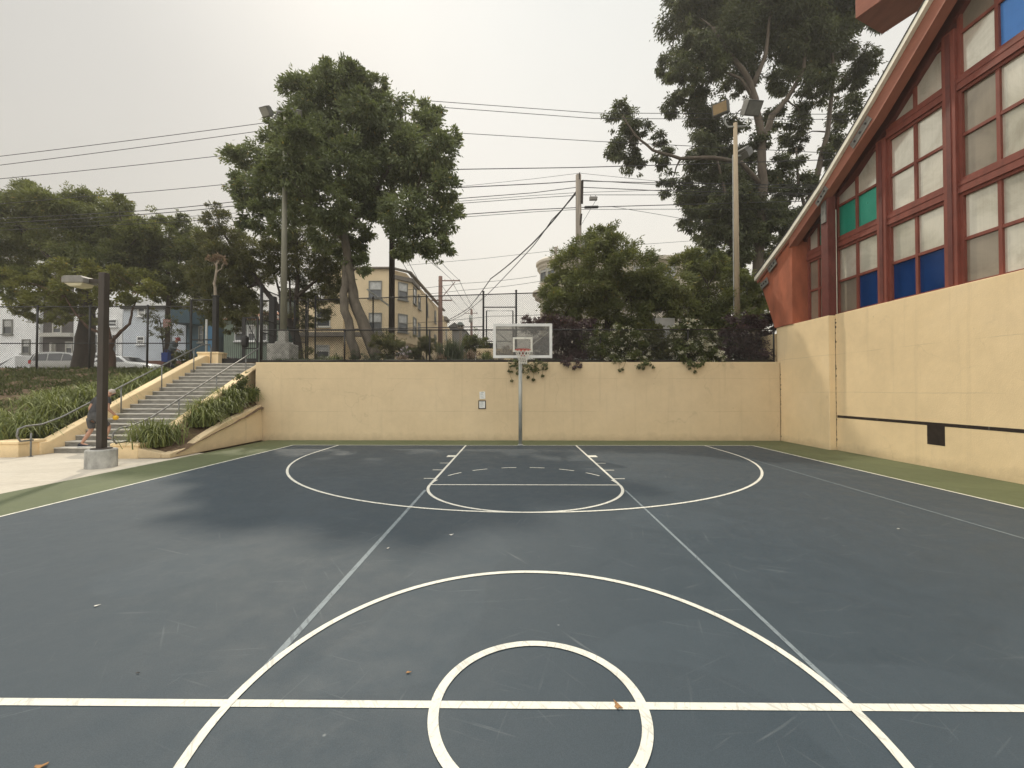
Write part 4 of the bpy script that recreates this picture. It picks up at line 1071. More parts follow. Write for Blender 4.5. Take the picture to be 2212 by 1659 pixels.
wire([(848, 418, D), (1150, 386.6, D2), (1252, 374, D2)], 'thin wire rising to the tip of the grey pole from the left', .007)
wire([(1252, 374, D2), (1416, 391, D2), (1823, 408, D2), (2300, 410, D2)], 'thin wire falling from the tip of the grey pole to the right', .007)
wire([(848, 412, D), (1150, 397.5, D2), (1195, 395, D2), (1247, 391, D2)], 'upper thick cable reaching the grey pole from the left', .017)
wire([(1257, 391, D2), (1416, 395, D2), (1823, 401, D2), (2300, 402, D2)], 'upper thick cable leaving the grey pole to the right', .015)
wire([(1257, 389, D2), (1416, 399, D2), (1823, 410, D2), (2300, 415, D2)], 'thinner cable just below the upper one right of the grey pole', .011)
wire([(848, 440, D), (1150, 416.7, D2), (1247, 404.5, D2)], 'second thick cable reaching the grey pole from the left', .014)
wire([(1256, 404.5, D2), (1416, 411.6, D2), (1823, 420, D2), (2300, 425, D2)], 'second thick cable leaving the grey pole to the right', .015)
wire([(848, 446, D), (1150, 422.5, D2 + .2), (1247, 416, D2 + .2), (1416, 411, D2 + .2), (1823, 402, D2 + .2)], 'thin wire passing straight behind the grey pole', .009)
wire([(848, 450, D), (1150, 428, D2), (1247, 422, D2)], 'third cable from the left ending at the grey pole', .011)
wire([(1256, 421, D2), (1416, 421, D2), (1823, 421, D2), (2300, 418, D2)], 'cable right of the grey pole that carries the small splice box', .012)
wire([(848, 474, D), (1150, 453, D2), (1247, 448.5, D2)], 'lower thick cable from the left below the diagonal cables', .016)
wire([(1256, 448, D2), (1416, 443.5, D2), (1823, 432, D2), (2300, 420, D2)], 'lower thick cable right of the grey pole with a black sleeve', .016)
wire([(848, 480, D), (1150, 458, D2), (1247, 452.5, D2), (1416, 452, D2), (1823, 452, D2)], 'lowest thin wire running past the grey pole', .010)
wire([(1316, 445.5, D2), (1416, 462, D2), (1560, 488, D2)], 'thin wire slanting down to the right below the black sleeve', .008)
wire([(1256, 485, D2), (1291, 426, D2 - 1)], 'short guy wire slanting off the grey pole', .007)
wire([(1245, 414, D2), (1150, 526, 27), (1060, 602, 36), (1013, 665, 46), (962, 694, 54)], 'thick drooping cable falling from the grey pole to the tan apartment house', .030, .10)
wire([(1245, 417, D2), (1192, 475, 25), (1152, 531, 27), (1056, 633, 38), (1000, 680, 48), (964, 696, 54)], 'thinner drooping cable under the thick one by the grey pole', .020, .05)
for a, c, l in (((848, 440, D), (993, 606, 52), 'wire falling to the right end of the crossarm on the reddish pole'), ((830, 440, D), (974, 603, 52), 'wire falling to the middle of the crossarm on the reddish pole'),
                ((790, 430, D), (956, 586, 52), 'wire falling to the tip of the reddish pole'), ((800, 400, D), (942, 672, 54), 'service wire falling to the eave of the tan apartment house'),
                ((780, 400, D), (913, 637, 45), 'service wire falling to the roof edge of the tan apartment house')):
    wire([a, ((a[0] + c[0]) / 2, (a[1] + c[1]) / 2 + 8, 30), c], l, .016, .1)
for a, c, l in (((993, 607, 52), (1031, 676, 92), 'far wire between the two distant poles, right side'), ((974, 604, 52), (1019, 670, 92), 'far wire between the two distant poles, middle'), ((948, 607, 52), (1006, 676, 92), 'far wire between the two distant poles, left side')):
    wire([a, c], l, .022, .5)
wire([(848, 700, 40), (1060, 683, 40), (1300, 672, 40)], 'thin cable strung low across the avenue', .016, .1)
wire([(750, 637, 40), (1000, 612, 40), (1160, 596, 40)], 'upper cable strung across the avenue to the turret', .014, .1)
wire([(750, 648, 40), (1000, 627, 40), (1170, 607, 40)], 'lower cable strung across the avenue to the turret', .014, .1)
wire([(880, 573, 38), (1040, 559, 38), (1200, 541, 38), (1500, 520, 38)], 'lone thin wire high behind the grey pole and the turret', .012)
c = P(1281.5, 429, D2); sb = MB(); sb.box((c.x - .21, D2 - .08, c.z - .09), (c.x + .21, D2 + .08, c.z + .09)); sb.tube([(c.x - .14, D2, c.z + .09), (c.x - .14, D2, c.z + .2)], .015, 6); sb.tube([(c.x + .12, D2, c.z + .09), (c.x + .12, D2, c.z + .2)], .015, 6)
tag(sb.build('splice_box', M_PLATE, bevel=.03), 'small grey splice box hung on a wire right of the grey pole', 'cable box')
a, c = P(1262, 448, D2), P(1293, 447, D2); sb = MB(); sb.tube([a, a.lerp(c, .06), a.lerp(c, .94), c], [.04, .075, .075, .04], 10)
tag(sb.build('cable_sleeve', M_CABLE, smooth=True), 'black cylindrical cable sleeve beside the grey utility pole', 'cable sleeve')

# ------------------------------------------------------------------ houses
def wwin(par, c, wd, ht, nrm, fm, gm, sash=True, e=.08):
    """window set into a wall: frame with sash bar and a pane behind; nrm is the outward direction in plan"""
    n = Vector((nrm[0], nrm[1], 0)).normalized(); s_ = Vector((-n.y, n.x, 0)); c = Vector(c); u_ = Vector((0, 0, 1))
    b = MB()
    for dz in (-1, 1): b.obox(c + u_ * dz * (ht / 2 - e / 2) + n * .04, s_ * wd / 2, n * .06, u_ * e / 2)
    for ds in (-1, 1): b.obox(c + s_ * ds * (wd / 2 - e / 2) + n * .038, s_ * e / 2, n * .055, u_ * (ht / 2 - e))
    if sash: b.obox(c + n * .036, s_ * (wd / 2 - e), n * .05, u_ * e * .45)
    b.obox(c - u_ * (ht / 2 + .05) + n * .08, s_ * (wd / 2 + .08), n * .11, u_ * .05)
    f = b.build('window', fm, par)
    g = gm if isinstance(gm, (list, tuple)) else [gm, gm]
    b = MB()
    b.obox(c + u_ * ht / 4 + n * .012, s_ * (wd / 2 - e * .6), n * .012, u_ * (ht / 4 - e * .3)); b.cur = 1
    b.obox(c - u_ * ht / 4 + n * .012, s_ * (wd / 2 - e * .6), n * .012, u_ * (ht / 4 - e * .3))
    b.build('pane', list(g), f); return f
def pwin(par, u0, u1, v0, v1, Y, fm, gm, sash=True):
    a, c = P(u0, v0, Y), P(u1, v1, Y); return wwin(par, ((a.x + c.x) / 2, Y, (a.z + c.z) / 2), abs(c.x - a.x), abs(a.z - c.z), (0, -1), fm, gm, sash)
GW = (M_CURT, M_GLASS)
# tan apartment house on the avenue corner
YF = 39.0
z_at = lambda v, Y=YF: P(900, v, Y).z
xf0, xf1 = P(700, 700, YF).x, P(847, 700, YF).x
xs = P(883, 700, 40.4).x; ye = 60.0
ap = thing('apartment_house', (xf1, YF, ZG), 'tan stucco apartment house with bay windows on the avenue corner', 'house')
zt = z_at(577)
b = MB(); b.prism([(xf0, YF, ZG), (xf1, YF, ZG), (xs, YF + 1.4, ZG), (xs, ye, ZG), (xf0, ye, ZG)], (0, 0, zt - .9 - ZG)); b.build('wall', M_YELH, ap)
b = MB(); b.prism([(xf0, YF + .02, zt - .9), (xf1 - .25, YF + .02, zt - .9), (xs - .3, YF + 1.55, zt - .9), (xs - .3, ye, zt - .9), (xf0, ye, zt - .9)], (0, 0, .75)); b.build('parapet', M_YELH, ap)
b = MB()
for (a, c) in (((xf0, YF - .08), (xf1, YF - .08)), ((xf1 + .02, YF - .08), (xs + .1, YF + 1.35)), ((xs + .08, YF + 1.4), (xs + .08, ye))): b.bar((*a, zt - .10), (*c, zt - .10), .35, .14)
b.build('coping', M_YELB, ap)
zc = z_at(603)
b = MB()
b.prism([(xf1 - .1, YF - .1, zc), (xf1 + .1, YF - .35, zc), (xs + .45, YF + 1.2, zc), (xs + .45, YF + 4.2, zc), (xs - .02, YF + 4.4, zc)], (0, 0, .38)); b.build('cornice', M_YELB, ap)
b = MB(); b.prism([(xf1 + .02, YF + .05, zc - 5.9), (xf1 + .18, YF - .12, zc - 5.9), (xs + .25, YF + 1.35, zc - 5.9), (xs + .25, YF + 3.9, zc - 5.9), (xs + .01, YF + 4.1, zc - 5.9)], (0, 0, 5.9)); b.build('bay', M_YELH, ap)
for v0, v1 in ((607, 645), (676, 716)): pwin(ap, 797, 825, v0, v1, YF, M_GFRAME, GW)
dirn = Vector((xs + .25 - (xf1 + .18), 1.47)).normalized(); nn = (dirn.y, -dirn.x)
mid = Vector(((xf1 + .18 + xs + .25) / 2, YF + .615))
zz = [((z_at(607) + z_at(645)) / 2, z_at(607) - z_at(645)), ((z_at(676) + z_at(716)) / 2, z_at(676) - z_at(716))]
for z, h in zz:
    wwin(ap, (mid.x, mid.y, z), 1.05, h, nn, M_GFRAME, GW)
    wwin(ap, (xs + .25, YF + 2.6, z), 1.2, h, (1, 0), M_GFRAME, GW)
    for y in (44.6, 48.6, 53.5, 57.5): wwin(ap, (xs, y, z - (.0)), 1.0 if y != 48.6 else .8, h * .92, (1, 0), M_GFRAME, GW)
for y in (44.6, 50.5, 56): wwin(ap, (xs, y, zz[1][0] - 3.0), 1.0, 1.7, (1, 0), M_GFRAME, GW)
# its lower wing on the left
xw0 = P(640, 700, YF - 1).x; zw = P(700, 652, YF - 1).z
b = MB(); b.box((xw0, YF - 1, ZG), (xf0 + 2.2, YF + 6, zw)); b.build('wing', M_YELH, ap)
b = MB(); zl = P(700, 728, YF - 1).z; b.box((xw0 - .2, YF - 1.7, zl), (xf0 + 6, YF - 1.01, zl + .35)); b.build('belt_roof', M_YELB, ap)
b = MB(); b.box((xw0 - .1, YF - 1.1, zw), (xf0 + 2.3, YF + 6, zw + .25)); b.build('wing_coping', M_YELB, ap)
pwin(ap, 683, 712, 745, 772, YF - 1, M_WFRAME, GW); pwin(ap, 684, 714, 668, 706, YF - 1, M_WFRAME, (M_GLASS, M_GLASS))
# next house down the avenue
h2 = thing('row_house', (-10, 61, ZG), 'narrow tan house with a grey bay further down the avenue', 'house')
x2 = P(946, 700, 62).x
b = MB(); b.box((x2 - 8, 61, ZG), (x2, 76, P(945, 684, 61).z)); b.build('wall', M_YELH, h2)
b = MB(); zq = P(950, 690, 62).z; b.prism([(x2, 62, 6.2), (x2 + .9, 62.6, 6.2), (x2 + .9, 65, 6.2), (x2, 65.6, 6.2)], (0, 0, zq - 6.2)); b.build('bay', M_YELH, h2)
b = MB(); b.prism([(x2 - .1, 61.6, zq), (x2 + 1.2, 62.3, zq), (x2 + 1.2, 65.3, zq), (x2 - .1, 65.9, zq)], (0, 0, .5)); b.build('cornice', M_YELB, h2)
wwin(h2, (x2 + .45, 62.25, zq - 2.0), .8, 1.8, (.55, -.85), M_WFRAME, GW); wwin(h2, (x2 + .9, 63.8, zq - 2.0), 1.2, 1.8, (1, 0), M_WFRAME, GW)
h3 = thing('row_house', (-12, 80, ZG), 'grey shingled house low at the far end of the avenue', 'house')
b = MB(); b.box((P(960, 720, 80).x, 80, ZG), (P(1004, 720, 80).x, 95, P(980, 714, 80).z)); b.build('wall', mat('grey_shingle', (.17, .165, .155), .85, .2, 3), h3)
b = MB(); xa_, xb_ = P(956, 700, 79).x, P(1006, 700, 79).x; zr_ = P(980, 714, 80).z; b.prism([(xa_, 79.5, zr_), (xb_, 79.5, zr_), ((xa_ + xb_) / 2, 79.5, zr_ + 1.5)], (0, 16, 0)); b.build('roof', M_SHING, h3)
# round turret house on the right
yT = 41.0; cT = P(1207, 844, yT); rT = (P(1207, 600, yT).x - P(1167, 600, yT).x)
tu = thing('turret_house', (cT.x, yT, ZG), 'cream house with a round corner turret half hidden by the bushy tree', 'house')
zc1, zc2 = P(1207, 562, yT - rT).z, P(1207, 628, yT - rT).z
b = MB(); b.lathe([(rT, ZG - cT.z + cT.z), (rT, zc1)], (cT.x, yT, 0), 48); b.build('turret_wall', M_TURRET, tu, smooth=True)
for zc_, k in ((zc1, .40), (zc2, .75)):
    b = MB(); b.lathe([(rT + .001, zc_ - .7), (rT + .12, zc_ - .65), (rT + k * .6, zc_ - .15), (rT + k, zc_), (rT + k, zc_ + .22), (rT + k * .3, zc_ + .42), (.01, zc_ + .45)], (cT.x, yT, 0), 48); o = b.build('cornice', M_TURRET, tu)
    b = MB()
    for i in range(48):
        a = 2 * math.pi * i / 48; q = Vector((math.cos(a), math.sin(a), 0)); b.obox(Vector((cT.x, yT, zc_ - .3)) + q * (rT + k * .4), q * k * .28, Vector((-q.y, q.x, 0)) * .07, (0, 0, .12))
    b.build('dentil_course', M_TURRET, o)
b = MB(); b.box((cT.x + .5, yT + .3, ZG), (cT.x + 17, yT + 12, P(1430, 560, yT).z)); b.build('wall', M_TURRET, tu)
b = MB(); zq = P(1430, 560, yT).z; b.box((cT.x + .4, yT - .2, zq), (cT.x + 17.2, yT + 12, zq + .35)); b.build('parapet', M_TURRET, tu)
for a in (-2.55, -2.0): wwin(tu, (cT.x + rT * math.cos(a), yT + rT * math.sin(a), zc2 + 2.0), 1.0, 1.9, (math.cos(a), math.sin(a)), M_WFRAME, GW)
for x in (5, 8, 11, 14): wwin(tu, (cT.x + x, yT + .3, zc2 + 2.0), 1.2, 2.0, (0, -1), M_WFRAME, GW)
# houses on the left, across the street
def house(u0, u1, v0, Y, dep, m, label, wins, fm, gm=GW, trim=True, roof=None):
    a, c = P(u0, v0, Y), P(u1, v0, Y)
    t = thing('row_house', ((a.x + c.x) / 2, Y, ZG), label, 'house')
    b = MB(); b.box((a.x, Y, ZG), (c.x, Y + dep, a.z)); b.build('wall', m, t)
    b = MB(); b.box((a.x - .12, Y - .25, a.z + .001), (c.x + .12, Y + dep, a.z + .28)); b.build('roof' if roof else 'cornice', roof or M_WFRAME, t)
    for w_ in wins: pwin(t, *w_, Y, fm, gm)
    return t
hA = house(-40, 88, 560, 38, 12, M_WHITEP, 'white house with an outside stair at the far left', [(49, 66, 733, 764), (44, 66, 792, 815), (8, 28, 690, 722)], M_GFRAME)
b = MB(); a, c = P(-40, 835, 37.4), P(50, 770, 37.4); b.prism([(a.x, 36.8, ZG), (c.x, 36.8, ZG), (c.x, 36.8, c.z), (a.x, 36.8, a.z + .3)], (0, 1.1, 0)); b.build('stoop', M_WHITEP, hA)
hB = house(90, 160, 600, 38.3, 11, M_DKHOUSE, 'charcoal house with pale trim between two white houses', [(115, 134, 698, 720), (109, 121, 742, 765), (143, 158, 738, 764)], M_WFRAME)
b = MB(); a = P(92, 728, 38); c = P(159, 728, 38); b.box((a.x, 37.7, a.z), (c.x, 38.29, a.z + .35)); b.box((P(108, 745, 38).x, 38.0, ZG), (P(111, 745, 38).x, 38.29, P(108, 740, 38).z)); b.build('porch_trim', M_WFRAME, hB)
hC = house(161, 266, 585, 38, 12, M_WHITEP, 'white house with tall paired windows behind the street trees', [(198, 213, 722, 764), (198, 213, 767, 790), (242, 254, 722, 764), (242, 254, 767, 790), (198, 254, 690, 706)], M_WHITEP, (M_GLASS, M_GLASS))
hD = house(267, 402, 668, 37.2, 11, M_PALEBL, 'pale blue house with small white square windows', [(299, 315, 666, 683), (297, 313, 727, 744)], M_WHITEP, (M_GLASS, M_CURT), roof=M_SHING)
b = MB(); a = P(268, 800, 37); c = P(402, 800, 37); b.box((a.x, 37.1, ZG), (c.x, 37.19, P(300, 779, 37).z)); b.build('base_course', mat('brick_red_base', (.17, .075, .055), .85, .25, 6), hD)
b = MB(); q0 = P(267, 670, 37.2)
for i in range(24): z = ZG + 1.6 + i * .26; b.box((P(334, 700, 37.2).x, 37.185, z), (P(400, 700, 37.2).x, 37.199, z + .03))
b.build('siding', M_PALEBL, hD)
hE = house(404, 470, 676, 37, 12, M_TEAL, 'dark teal house with an overhanging upper bay', [(430, 440, 705, 740)], M_GFRAME, (M_GLASS, M_GLASS), roof=M_SHING)
b = MB(); a, c = P(383, 671, 36.3), P(412, 700, 36.3); b.box((a.x, 35.6, c.z), (c.x + .4, 37.2, a.z)); b.build('bay', M_TEAL, hE)
b = MB(); a, c = P(448, 700, 36.8), P(468, 766, 36.8); b.box((a.x, 36.9, ZG), (c.x, 36.99, a.z)); b.build('blue_panel', M_BLUEP, hE)
hF = house(484, 606, 690, 36.5, 9, M_SAGE, 'sage green cottage with a red tiled roof seen through the iron gate', [(508, 533, 702, 737), (536, 552, 702, 737), (561, 578, 702, 737)], M_WHITEP)
b = MB(); a, c = P(482, 690, 36), P(608, 690, 36)
b.prism([(a.x, 35.9, a.z), (a.x, 40.5, a.z + 1.5), (a.x, 45.5, a.z)], (c.x - a.x, 0, 0)); b.build('tiled_roof', M_TILE, hF)
hG = house(607, 668, 640, 38.5, 9, mat('grey_green_siding', (.13, .15, .13), .8, .2, 1), 'grey green house behind the floodlight pole', [], M_WFRAME, roof=M_SHING)
t = thing('green_sign_panel', (P(628, 730, 30).x, 30, ZG), 'dark green panel with white bands top and bottom behind the floodlight pole', 'sign panel')  # green sign panel on legs
a, c = P(616, 698, 30), P(639, 740, 30)
b = MB(); b.box((a.x, 30, c.z), (c.x, 30.15, a.z)); b.build('panel', mat('dark_green_panel', (.012, .055, .045), .6, .2, 3), t)
for z in (a.z, c.z): b = MB(); b.box((a.x, 29.97, z - .2), (c.x, 29.998, z)); b.build('band', M_WHITEP, t)
for q in (a.x + .1, c.x - .2): b = MB(); b.box((q, 30.02, ZG), (q + .1, 30.12, c.z)); b.build('leg', M_BLACK, t)

# ------------------------------------------------------------------ street sign, pale post, cabinet, birdhouse, low wall
c = P(362, 699, 22.5); t = thing('parking_sign', (P(371, 700, 22.5).x, 22.5, ZG), 'small faded red street sign on a thin pole above the man in the red hat', 'sign')
b = MB(); b.tube([(P(371, 700, 22.5).x, 22.5, ZG), (P(371, 690, 22.5).x, 22.5, c.z + .3)], .03, 8); b.build('pole', M_RAIL, t)
b = MB(); b.box((c.x - .2, 22.44, c.z - .23), (c.x + .2, 22.455, c.z + .23)); pl = b.build('sign_plate', mat('faded_red_white_sign', (.46, .21, .17), .6, .1, 4), t)
b = MB()
for i in range(5): z = c.z + .16 - i * .08; b.box((c.x - .16, 22.434, z - .018), (c.x + .16 - .05 * (i % 2), 22.439, z + .018))
b.build('lettering', mat('sign_white_band', (.62, .50, .46), .6, .1, 4), pl)
x = P(446, 720, 21).x; b = MB(); b.tube([(x, 21, ZG), (x, 21, P(446, 690, 21).z)], .05, 10); tag(b.build('bollard_post', mat('pale_weathered_post', (.46, .46, .43), .7, .2, 8), smooth=True), 'thin pale grey post beside the dark iron gate post', 'post')
cb = thing('utility_cabinet', (P(1438, 760, 17.6).x, 17.6, ZG), 'pale grey utility cabinet between the two flowering vines', 'cabinet')
a, c = P(1415, 712, 17.6), P(1461, 770, 17.6)
M_CAB = mat('pale_grey_cabinet', (.38, .375, .35), .65, .15, 3)
b = MB(); b.box((a.x, 17.6, ZG), (c.x, 18.1, a.z - .02)); b.build('body', M_CAB, cb, bevel=.02)
b = MB(); b.box((a.x + .02, 17.66, a.z - .018), (c.x - .02, 18.05, P(1438, 686, 17.6).z)); b.build('upper_box', M_CAB, cb, bevel=.02)
b = MB(); b.box((a.x + .05, 17.585, ZG + .1), (c.x - .05, 17.598, a.z - .1)); b.build('door', mat('grey_cabinet_door', (.31, .305, .285), .6, .15, 3), cb)
yb_ = 17.2; c = P(995, 711, yb_); bh = thing('birdhouse', (c.x, yb_, ZG), 'little grey wooden birdhouse with a gable roof on a post in the garden bed', 'birdhouse')
b = MB(); b.box((c.x - .05, yb_ - .05, ZG), (c.x + .05, yb_ + .05, c.z + .02)); b.build('post', M_POLEW, bh)
b = MB(); z1_ = P(995, 703, yb_).z; b.box((c.x - .11, yb_ - .1, c.z + .02), (c.x + .11, yb_ + .1, z1_)); bd = b.build('box', M_POLEW, bh)
b = MB()
for dx in (-.05, .05): b.box((c.x + dx - .03, yb_ - .106, c.z + .06), (c.x + dx + .03, yb_ - .1005, z1_ - .03))
b.build('openings', M_BLACK, bd)
b = MB(); zr_ = P(995, 697, yb_).z; b.prism([(c.x - .16, yb_ - .15, z1_), (c.x + .16, yb_ - .15, z1_), (c.x + .07, yb_ - .15, zr_), (c.x - .07, yb_ - .15, zr_)], (0, .3, 0)); b.build('roof', mat('grey_green_shingle', (.17, .19, .17), .8, .2, 8), bh)
a, c = P(1029, 753, 17.8), P(1110, 776, 17.8); b = MB(); b.box((a.x, 17.8, ZG), (c.x, 18.0, a.z)); tag(b.build('low_wall', M_STUCCO, bevel=.02), 'short tan block wall in the garden behind the left edge of the backboard', 'wall')

# ------------------------------------------------------------------ cars
def smooth_profile(pts, n=5):
    """Catmull-Rom through side-view points"""
    o_ = []
    for i in range(len(pts) - 1):
        p0_, p1_, p2_, p3_ = pts[max(i - 1, 0)], pts[i], pts[i + 1], pts[min(i + 2, len(pts) - 1)]
        for k in range(n):
            t = k / n
            o_.append(tuple(.5 * (2 * p1_[j] + (p2_[j] - p0_[j]) * t + (2 * p0_[j] - 5 * p1_[j] + 4 * p2_[j] - p3_[j]) * t * t + (3 * p1_[j] - p0_[j] - 3 * p2_[j] + p3_[j]) * t ** 3) for j in (0, 1)))
    o_.append(pts[-1]); return o_
M_TYRE = mat('black_tyre', (.018, .018, .018), .85, .2, 10); M_RIMC = mat('alloy_rim', (.42, .42, .42), .35, .1, 8, metal=.6)
M_CARGL = mat('tinted_car_glass', (.02, .022, .025), .06, .2, 3, spec=.9); M_TAIL = mat('red_tail_lamp', (.40, .02, .015), .25, .1, 4); M_HEAD = mat('clear_head_lamp', (.62, .62, .60), .15, .05, 4)
def car(loc, rotz, paint, kind, label):
    """body side points x forward, z up; the body is lofted across the width with tumblehome"""
    t = thing('parked_car', (0, 0, 0), label, 'car', 'cars parked on the street')
    if kind == 'van':
        L_, W_ = 5.0, 1.95
        top = [(-2.48, .75), (-2.46, 1.15), (-2.28, 1.60), (-2.05, 1.74), (-.8, 1.79), (.3, 1.72), (.85, 1.55), (1.45, 1.12), (2.05, .98), (2.42, .82), (2.48, .6)]
        belt, roofz = 1.08, 1.68
        sidew = [[(-2.22, 1.12), (-2.05, 1.60), (-1.2, 1.66), (-1.12, 1.12)], [(-1.04, 1.12), (-1.1, 1.66), (-.08, 1.66), (-.08, 1.12)], [(0, 1.12), (0, 1.66), (.45, 1.60), (1.15, 1.14)]]
        ws = ((.80, 1.60), (1.42, 1.15)); rw = ((-2.30, 1.56), (-2.47, 1.12))
    else:
        L_, W_ = 4.7, 1.8
        top = [(-2.32, .7), (-2.3, .98), (-1.75, 1.08), (-1.05, 1.40), (-.3, 1.46), (.35, 1.40), (1.05, 1.02), (1.75, .92), (2.25, .76), (2.34, .55)]
        belt, roofz = .95, 1.38
        sidew = [[(-1.35, 1.0), (-.95, 1.34), (-.35, 1.38), (-.35, 1.0)], [(-.28, 1.0), (-.28, 1.38), (.32, 1.33), (.86, 1.0)]]
        ws = ((.42, 1.36), (1.0, 1.03)); rw = ((-1.12, 1.36), (-1.72, 1.08))
    prof = smooth_profile(top)
    hw_ = lambda z: W_ / 2 * (1.0 if z < belt else 1.0 - .20 * (z - belt) / (roofz - belt + .1)) * (0.97 if z < .5 else 1)
    low = [(-L_ / 2 + .04, .35), (L_ / 2 - .05, .32)]
    # side skin as columns: for each profile point a stack down to the sill
    vs, fs = [], []
    cols = [(x, z) for x, z in prof]; nz_ = 7
    for sgn in (-1, 1):
        for x, z in cols:
            endk = 1.0 - .16 * max(0, (abs(x) - (L_ / 2 - .55)) / .55) ** 2
            for k in range(nz_):
                zz_ = .30 + (z - .30) * k / (nz_ - 1); crown = 1.0 - (.06 if k == nz_ - 1 else 0)
                vs.append((x, sgn * hw_(zz_) * endk * crown, zz_))
    nc = len(cols)
    for s_ in (0, 1):
        for i in range(nc - 1):
            for k in range(nz_ - 1):
                a = s_ * nc * nz_ + i * nz_ + k; q = (a, a + nz_, a + nz_ + 1, a + 1); fs.append(q if s_ == 0 else q[::-1])
    for i in range(nc - 1):
        a = i * nz_ + nz_ - 1; c_ = nc * nz_ + a; fs.append((a, a + nz_, c_ + nz_, c_))
        a = i * nz_; c_ = nc * nz_ + a; fs.append((a + nz_, a, c_, c_ + nz_))
    for i in (0, nc - 1):
        for k in range(nz_ - 1):
            a = i * nz_ + k; c_ = nc * nz_ + a; fs.append((a, a + 1, c_ + 1, c_))
    b = MB(); b.add(vs, fs); b.build('body', paint, t, smooth=True)
    for sgn in (-1, 1):
        for poly in sidew:
            b = MB(); b.prism([(x, sgn * (hw_(z) + .004), z) for x, z in poly], (0, sgn * .008, 0)); b.build('side_window', M_CARGL, t)
    for nm, (q0, q1), s_ in (('windscreen', ws, 1), ('rear_window', rw, -1)):
        b = MB(); o_ = .03 * s_
        w0, w1 = hw_(q0[1]) * .88, hw_(q1[1]) * .88
        b.prism([(q0[0] + o_, -w0, q0[1] + .03), (q0[0] + o_, w0, q0[1] + .03), (q1[0] + o_, w1, q1[1] + .03), (q1[0] + o_, -w1, q1[1] + .03)], (.012 * s_, 0, .012)); b.build(nm, M_CARGL, t)
    for x in (-L_ * .29, L_ * .30):
        for sgn in (-1, 1):
            c_ = Vector((x, sgn * (W_ / 2 - .10), .33))
            b = MB(); b.tube([c_ - V(0, .11, 0), c_ - V(0, .09, 0), c_ + V(0, .09, 0), c_ + V(0, .11, 0)], [.29, .33, .33, .29], 24); wl = b.build('wheel', M_TYRE, t, smooth=True)
            b = MB(); b.tube([c_ + V(0, sgn * .105, 0), c_ + V(0, sgn * .125, 0)], [.21, .19], 16); b.build('hubcap', M_RIMC, wl)
    for sgn in (-1, 1):
        b = MB(); b.obox((L_ / 2 - .16, sgn * W_ * .36, .70), (.11, sgn * -.03, 0), (.02, .17, 0), (0, 0, .08)); b.build('headlight', M_HEAD, t, bevel=.02)
        b = MB(); b.obox((-L_ / 2 + .06, sgn * W_ * .43, belt - .05), (.09, 0, 0), (0, .07, 0), (0, 0, .13 if kind == 'van' else .07)); b.build('tail_light', M_TAIL, t, bevel=.02)
    b = MB(); b.obox((-L_ / 2 + .02, 0, .5), (.07, 0, 0), (0, W_ * .42, 0), (0, 0, .12)); b.obox((L_ / 2 - .04, 0, .42), (.07, 0, 0), (0, W_ * .42, 0), (0, 0, .10)); b.build('bumper', paint, t, bevel=.03)
    t.location = loc; t.rotation_euler = (0, 0, rotz); return t
M_SILV = mat('silver_car_paint', (.36, .355, .33), .25, .06, 2, metal=.4, spec=.6); M_WCAR = mat('white_car_paint', (.78, .78, .76), .25, .05, 2, spec=.6)
car((P(163, 790, 31).x, 31, ZG), 0, M_SILV, 'van', 'silver minivan parked on the street behind the thick dark tree trunk')
car((P(268, 790, 30.4).x, 30.4, ZG), 0, M_WCAR, 'sedan', 'white sedan parked ahead of the silver minivan')
car((P(486, 790, 30.6).x, 30.6, ZG), 0, M_WCAR, 'sedan', 'white car glimpsed low through the iron gate')
car((P(1342, 740, 21.3).x, 21.4, ZG), math.pi, M_WCAR, 'sedan', 'pale car parked behind the white flowering vine')

# ------------------------------------------------------------------ trees
def tree(name, label, base, cl, Y, seed, lm, bm, trunks, per=240, Ln=.22, Wd=.075, droop=.3, flat=.85, spread=1.3, tw=.05, every=2, tuftr=.34, outw=.7, shell=.45, grp=None, tufts=2.6, rk=1.0, back=0.0):
    t = thing(name, base, label, 'tree', grp)
    cs, rs = px_clumps([(q[0], q[1], q[2] * rk, *q[3:]) for q in cl], Y + back, seed, spread)
    crown_mesh('crown', lm, cs, rs, per, Ln, Wd, t, seed, droop, flat, tufts, outw, tuftr, shell)
    b = MB(); joints = []
    for i, (pts, r0, r1) in enumerate(trunks):
        q = [P(*p_) for p_ in pts]; limb(b, q, r0, r1, seed + i, r1 * .5, 3, 9); joints += q[1:]
    twigs(b, joints, cs, rs, tw, seed, every)
    b.build('trunk', bm, t, smooth=True)
    return t
YB1 = 19.0
big = [(740, 182, 52), (690, 205, 54), (790, 205, 48), (835, 225, 40), (652, 205, 38), (700, 250, 66), (622, 275, 44), (770, 285, 66), (842, 305, 58), (905, 285, 52), (950, 325, 42), (660, 335, 66), (740, 365, 70), (820, 380, 66),
       (900, 380, 66), (953, 405, 40), (590, 335, 50), (538, 352, 44), (540, 410, 40), (590, 415, 52), (650, 425, 50), (720, 445, 56), (800, 445, 46), (880, 465, 58), (945, 475, 44), (900, 525, 46), (950, 530, 28), (550, 465, 38),
       (610, 485, 34), (760, 545, 36), (775, 575, 26), (712, 160, 32), (768, 166, 30), (682, 180, 30), (808, 185, 26), (972, 300, 24), (978, 455, 22), (920, 250, 32), (870, 540, 24), (780, 510, 30), (700, 500, 40), (875, 330, 50), (690, 300, 50), (790, 235, 50), (630, 270, 26, -3.3), (648, 300, 42, -3.3), (620, 330, 34, -3.4), (650, 360, 40, -3.2), (625, 385, 24, -3.3), (590, 375, 26, -3.0)]
